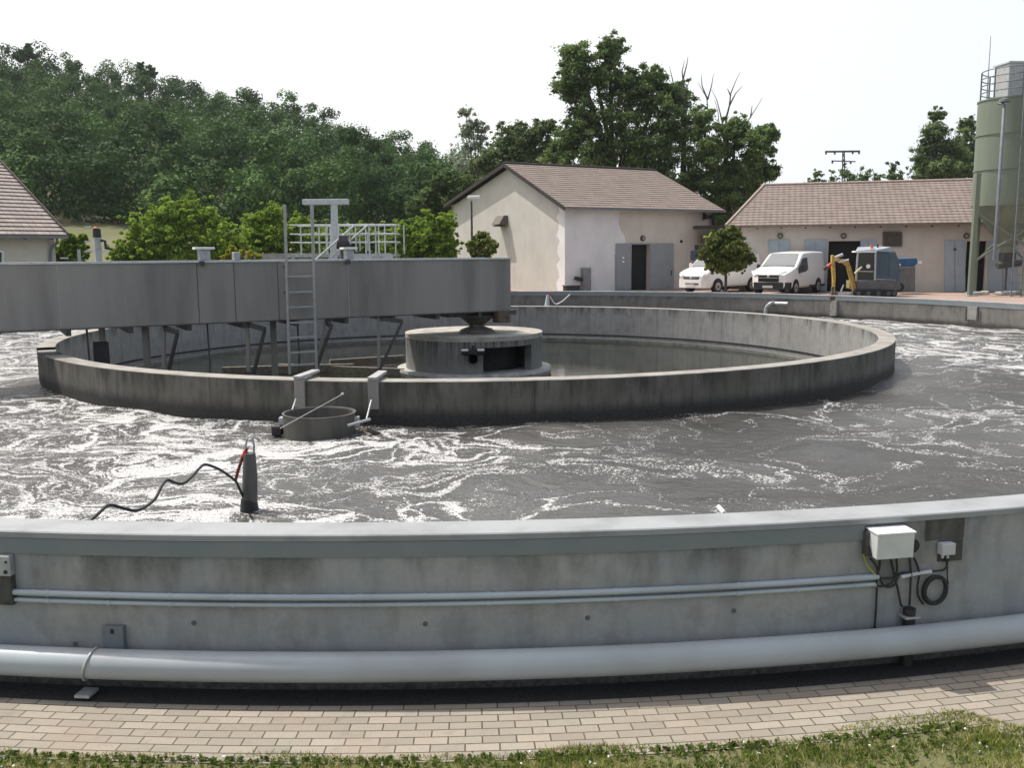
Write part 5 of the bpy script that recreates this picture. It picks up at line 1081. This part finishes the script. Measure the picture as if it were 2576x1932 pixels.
# dead branches
def branchy(name, label, segs, Y):
    t = thing(name, label, 'tree', (at(segs[0][0][0], 500, Y).x, Y, GZ)); mb = MB()
    for s in segs:
        n = len(s[0:]) ; pts = [at(x, y, Y + (i % 2)*.2) for i, (x, y) in enumerate(s)]
        r0_ = .16 if s is segs[0] else .1; mb.tube(pts, [max(.012, .6*r0_*(1 - i/(len(pts)-.5))) for i in range(len(pts))], 6)
    q = at(*segs[0][0], Y); mb.tube([(q.x, Y, GZ), q], [.28, .16], 8); mb.build('bare_branches', M['deadwood'], t); return t
branchy('dead_tree', 'bare dead tree with forked grey branches above the green crowns', [[(1828, 330), (1826, 300), (1835, 265), (1838, 235), (1850, 205), (1862, 180)], [(1822, 330), (1812, 285), (1803, 250), (1790, 225)], [(1835, 265), (1850, 235), (1868, 215)], [(1822, 300), (1810, 320), (1806, 280), (1798, 250)], [(1780, 310), (1781, 280), (1778, 245), (1766, 225), (1755, 205)], [(1780, 250), (1790, 215), (1795, 185)], [(1778, 245), (1766, 215), (1764, 185)], [(1860, 335), (1880, 305), (1900, 275), (1918, 245)], [(1888, 295), (1892, 265)], [(1838, 320), (1846, 300), (1852, 290)], [(1838, 240), (1830, 222)]], 67)
branchy('dead_tree', 'thin bare twigs sticking up at the right side of the tall tree', [[(1722, 270), (1720, 220), (1716, 180), (1722, 150)], [(1718, 200), (1728, 160), (1731, 140)], [(1700, 240), (1692, 200), (1684, 165)], [(1720, 240), (1733, 205)], [(1708, 240), (1700, 210)]], 67.5)
# bushes behind the bridge
for lb, l, Yb, tb_ in (('large bright green bush behind the bridge, left of the ladder', [(420, 540, 40), (470, 525, 32), (520, 540, 38), (350, 580, 38), (400, 590, 50), (460, 580, 55), (530, 590, 48), (300, 640, 25), (590, 610, 36), (615, 640, 34), (560, 620, 35), (340, 620, 35), (400, 650, 50), (480, 650, 55), (550, 660, 45), (340, 660, 35), (445, 600, 60)], 50, .55),
                   ('bright green bush behind the ladder top and platform railing', [(650, 560, 32), (690, 545, 30), (640, 600, 42), (700, 600, 45), (750, 590, 40), (680, 640, 35), (620, 630, 30), (650, 660, 40), (720, 655, 40), (780, 650, 35), (670, 590, 45), (760, 560, 22)], 52, .5),
                   ('green bushes seen through the platform railing behind the gantry', [(780, 620, 36), (830, 600, 36), (880, 610, 38), (930, 600, 36), (960, 630, 34), (860, 640, 40), (910, 640, 40), (800, 650, 35)], 54, .4),
                   ('low feathery green bush between platform and pump house', [(1010, 590, 32), (1060, 575, 35), (1110, 590, 35), (1030, 625, 35), (1090, 625, 38), (1130, 620, 28), (980, 625, 25), (1050, 650, 45), (1110, 655, 40), (1070, 600, 40), (1125, 560, 26)], 51, .45),
                   ('ragged dark green bush under the eave of the tiled house', [(165, 625, 20), (200, 630, 22), (155, 645, 16), (185, 650, 20), (208, 600, 9), (180, 600, 12)], 43, .3)):
    tree('bush', lb, 'bush', l, Yb, 'bush', .15, 60, 190, tb=tb_, sub=.25, trunk_r=.08, group='bright bushes beyond the bridge', crown='foliage', loose=.35)
t = tree('yellow_shrub', 'small yellow green shrub peeping over the bridge top', 'shrub', [(585, 632, 14), (605, 640, 14), (630, 640, 14), (570, 645, 12), (650, 648, 9)], 45, 'yellow', .16, 12, 60, tb=.5, trunk_r=.05)
BU = at(1211, 612, 45.5)
tree('ball_tree', 'small ball shaped tree peeping over the bridge end before the gable', 'tree', [(1211, 618, 26), (1195, 622, 20), (1228, 622, 22), (1211, 600, 20), (1240, 618, 12), (1185, 620, 12), (1211, 640, 22)], 44.9, 'ball', .14, 50, 130, tb=.5, trunk_r=.06, group='clipped ball trees', sub=.26)
tree('ball_tree', 'ball shaped tree on a slim trunk in front of the vans', 'tree', [(1828, 625, 44), (1795, 635, 34), (1860, 640, 34), (1828, 590, 24), (1850, 600, 24), (1800, 605, 24), (1770, 640, 16), (1885, 650, 14), (1828, 660, 28), (1860, 665, 20), (1795, 665, 20)], 43.9, 'ball', .14, 55, 140, tb=.42, trunk_r=.07, group='clipped ball trees', sub=.26)
# wooded hillside: one mass of crowns
cl = []; npt = 0
random.seed(3)
ys = 93.
while ys < 186:
    sp = 5.4 + (ys-93)*.012; x = -.66*ys - 8
    while x < .16*ys + 6:
        px = x + random.uniform(-1.5, 1.5); py = ys + random.uniform(-1.6, 1.6); gz = ground_z(px, py)
        if gz > 1.2 or px/py > -.08:
            h = random.uniform(5.5, 9.5)*(1.25 if random.random() < .15 else 1); r = random.uniform(1.9, 3.7); tint = min(1, max(0, random.gauss(.38, .26)))
            for b in range(7):
                d = Vector(rng.normal(size=3)).normalized(); k_ = 0 if b == 0 else 1
                cc = (px + d.x*r*.75*k_, py + d.y*r*.75*k_, gz + h*(.44 if b == 0 else .56 + .34*d.z)); s_r = r*(.9 if b == 0 else random.uniform(.3, .6))
                cl.append((cc, (s_r, s_r, h*.46 if b == 0 else s_r*.85), (400 if b == 0 else 160)*(1 if py < 130 else .8), min(1, max(0, tint + random.gauss(0, .1)))))
            if py < 99:
                for b in range(4):
                    s_r = random.uniform(1.0, 1.7); cl.append(((px + random.uniform(-2.5, 2.5), py - random.uniform(0, 2), gz + s_r*.6), (s_r, s_r, s_r), 130, random.random()*.4))
            npt += 1
        x += sp
    ys += sp*.8
print('forest trees', npt)
o = leaf_mesh('forest', cl, LM['forest'], None, .35, .8, shell=True); tag(o, 'dense dark green wood covering the whole hillside', 'forest', kind='stuff')
tree('skyline_tree', 'tall open tree standing above the wood at the far left skyline', 'tree', [(70, 120, 14), (60, 140, 20), (85, 145, 14), (45, 140, 10)], 172, 'forest', .5, 14, 90, tb=.4, sub=.34)
tree('skyline_tree', 'open crowned tree standing above the wood mid skyline', 'tree', [(355, 165, 9), (380, 172, 10), (368, 185, 16), (385, 185, 10)], 170, 'forest', .45, 14, 80, tb=.35, sub=.34)
N = NT('haze_air'); N.t.nodes.remove(N.b); vol = N.n('VolumePrincipled'); vol.inputs['Color'].default_value = (.86, .92, 1, 1); vol.inputs['Density'].default_value = .00018; vol.inputs['Anisotropy'].default_value = .3
N.t.links.new(vol.outputs[0], N.out.inputs['Volume'])
tag(MB().box((0, 300, 33), (2000, 2000, 78)).build('haze', N.m), kind='stuff', label='thin pale summer haze in the air')
# ------------------------------------------------------------------ tidy: give lone meshes an origin at their foot
for o in list(COL.objects):
    if o.get('world_children'): del o['world_children']
    if o.type == 'MESH' and o.parent is None and not o.get('kind') and o.matrix_world.is_identity:
        V_ = [v.co for v in o.data.vertices]
        if V_:
            c = Vector(((min(v.x for v in V_)+max(v.x for v in V_))/2, (min(v.y for v in V_)+max(v.y for v in V_))/2, min(v.z for v in V_)))
            kids = [k_ for k_ in COL.objects if k_.parent == o]; o.data.transform(Matrix.Translation(-c)); o.location = c
            for k_ in kids: k_.matrix_parent_inverse = Matrix.Translation(-c)
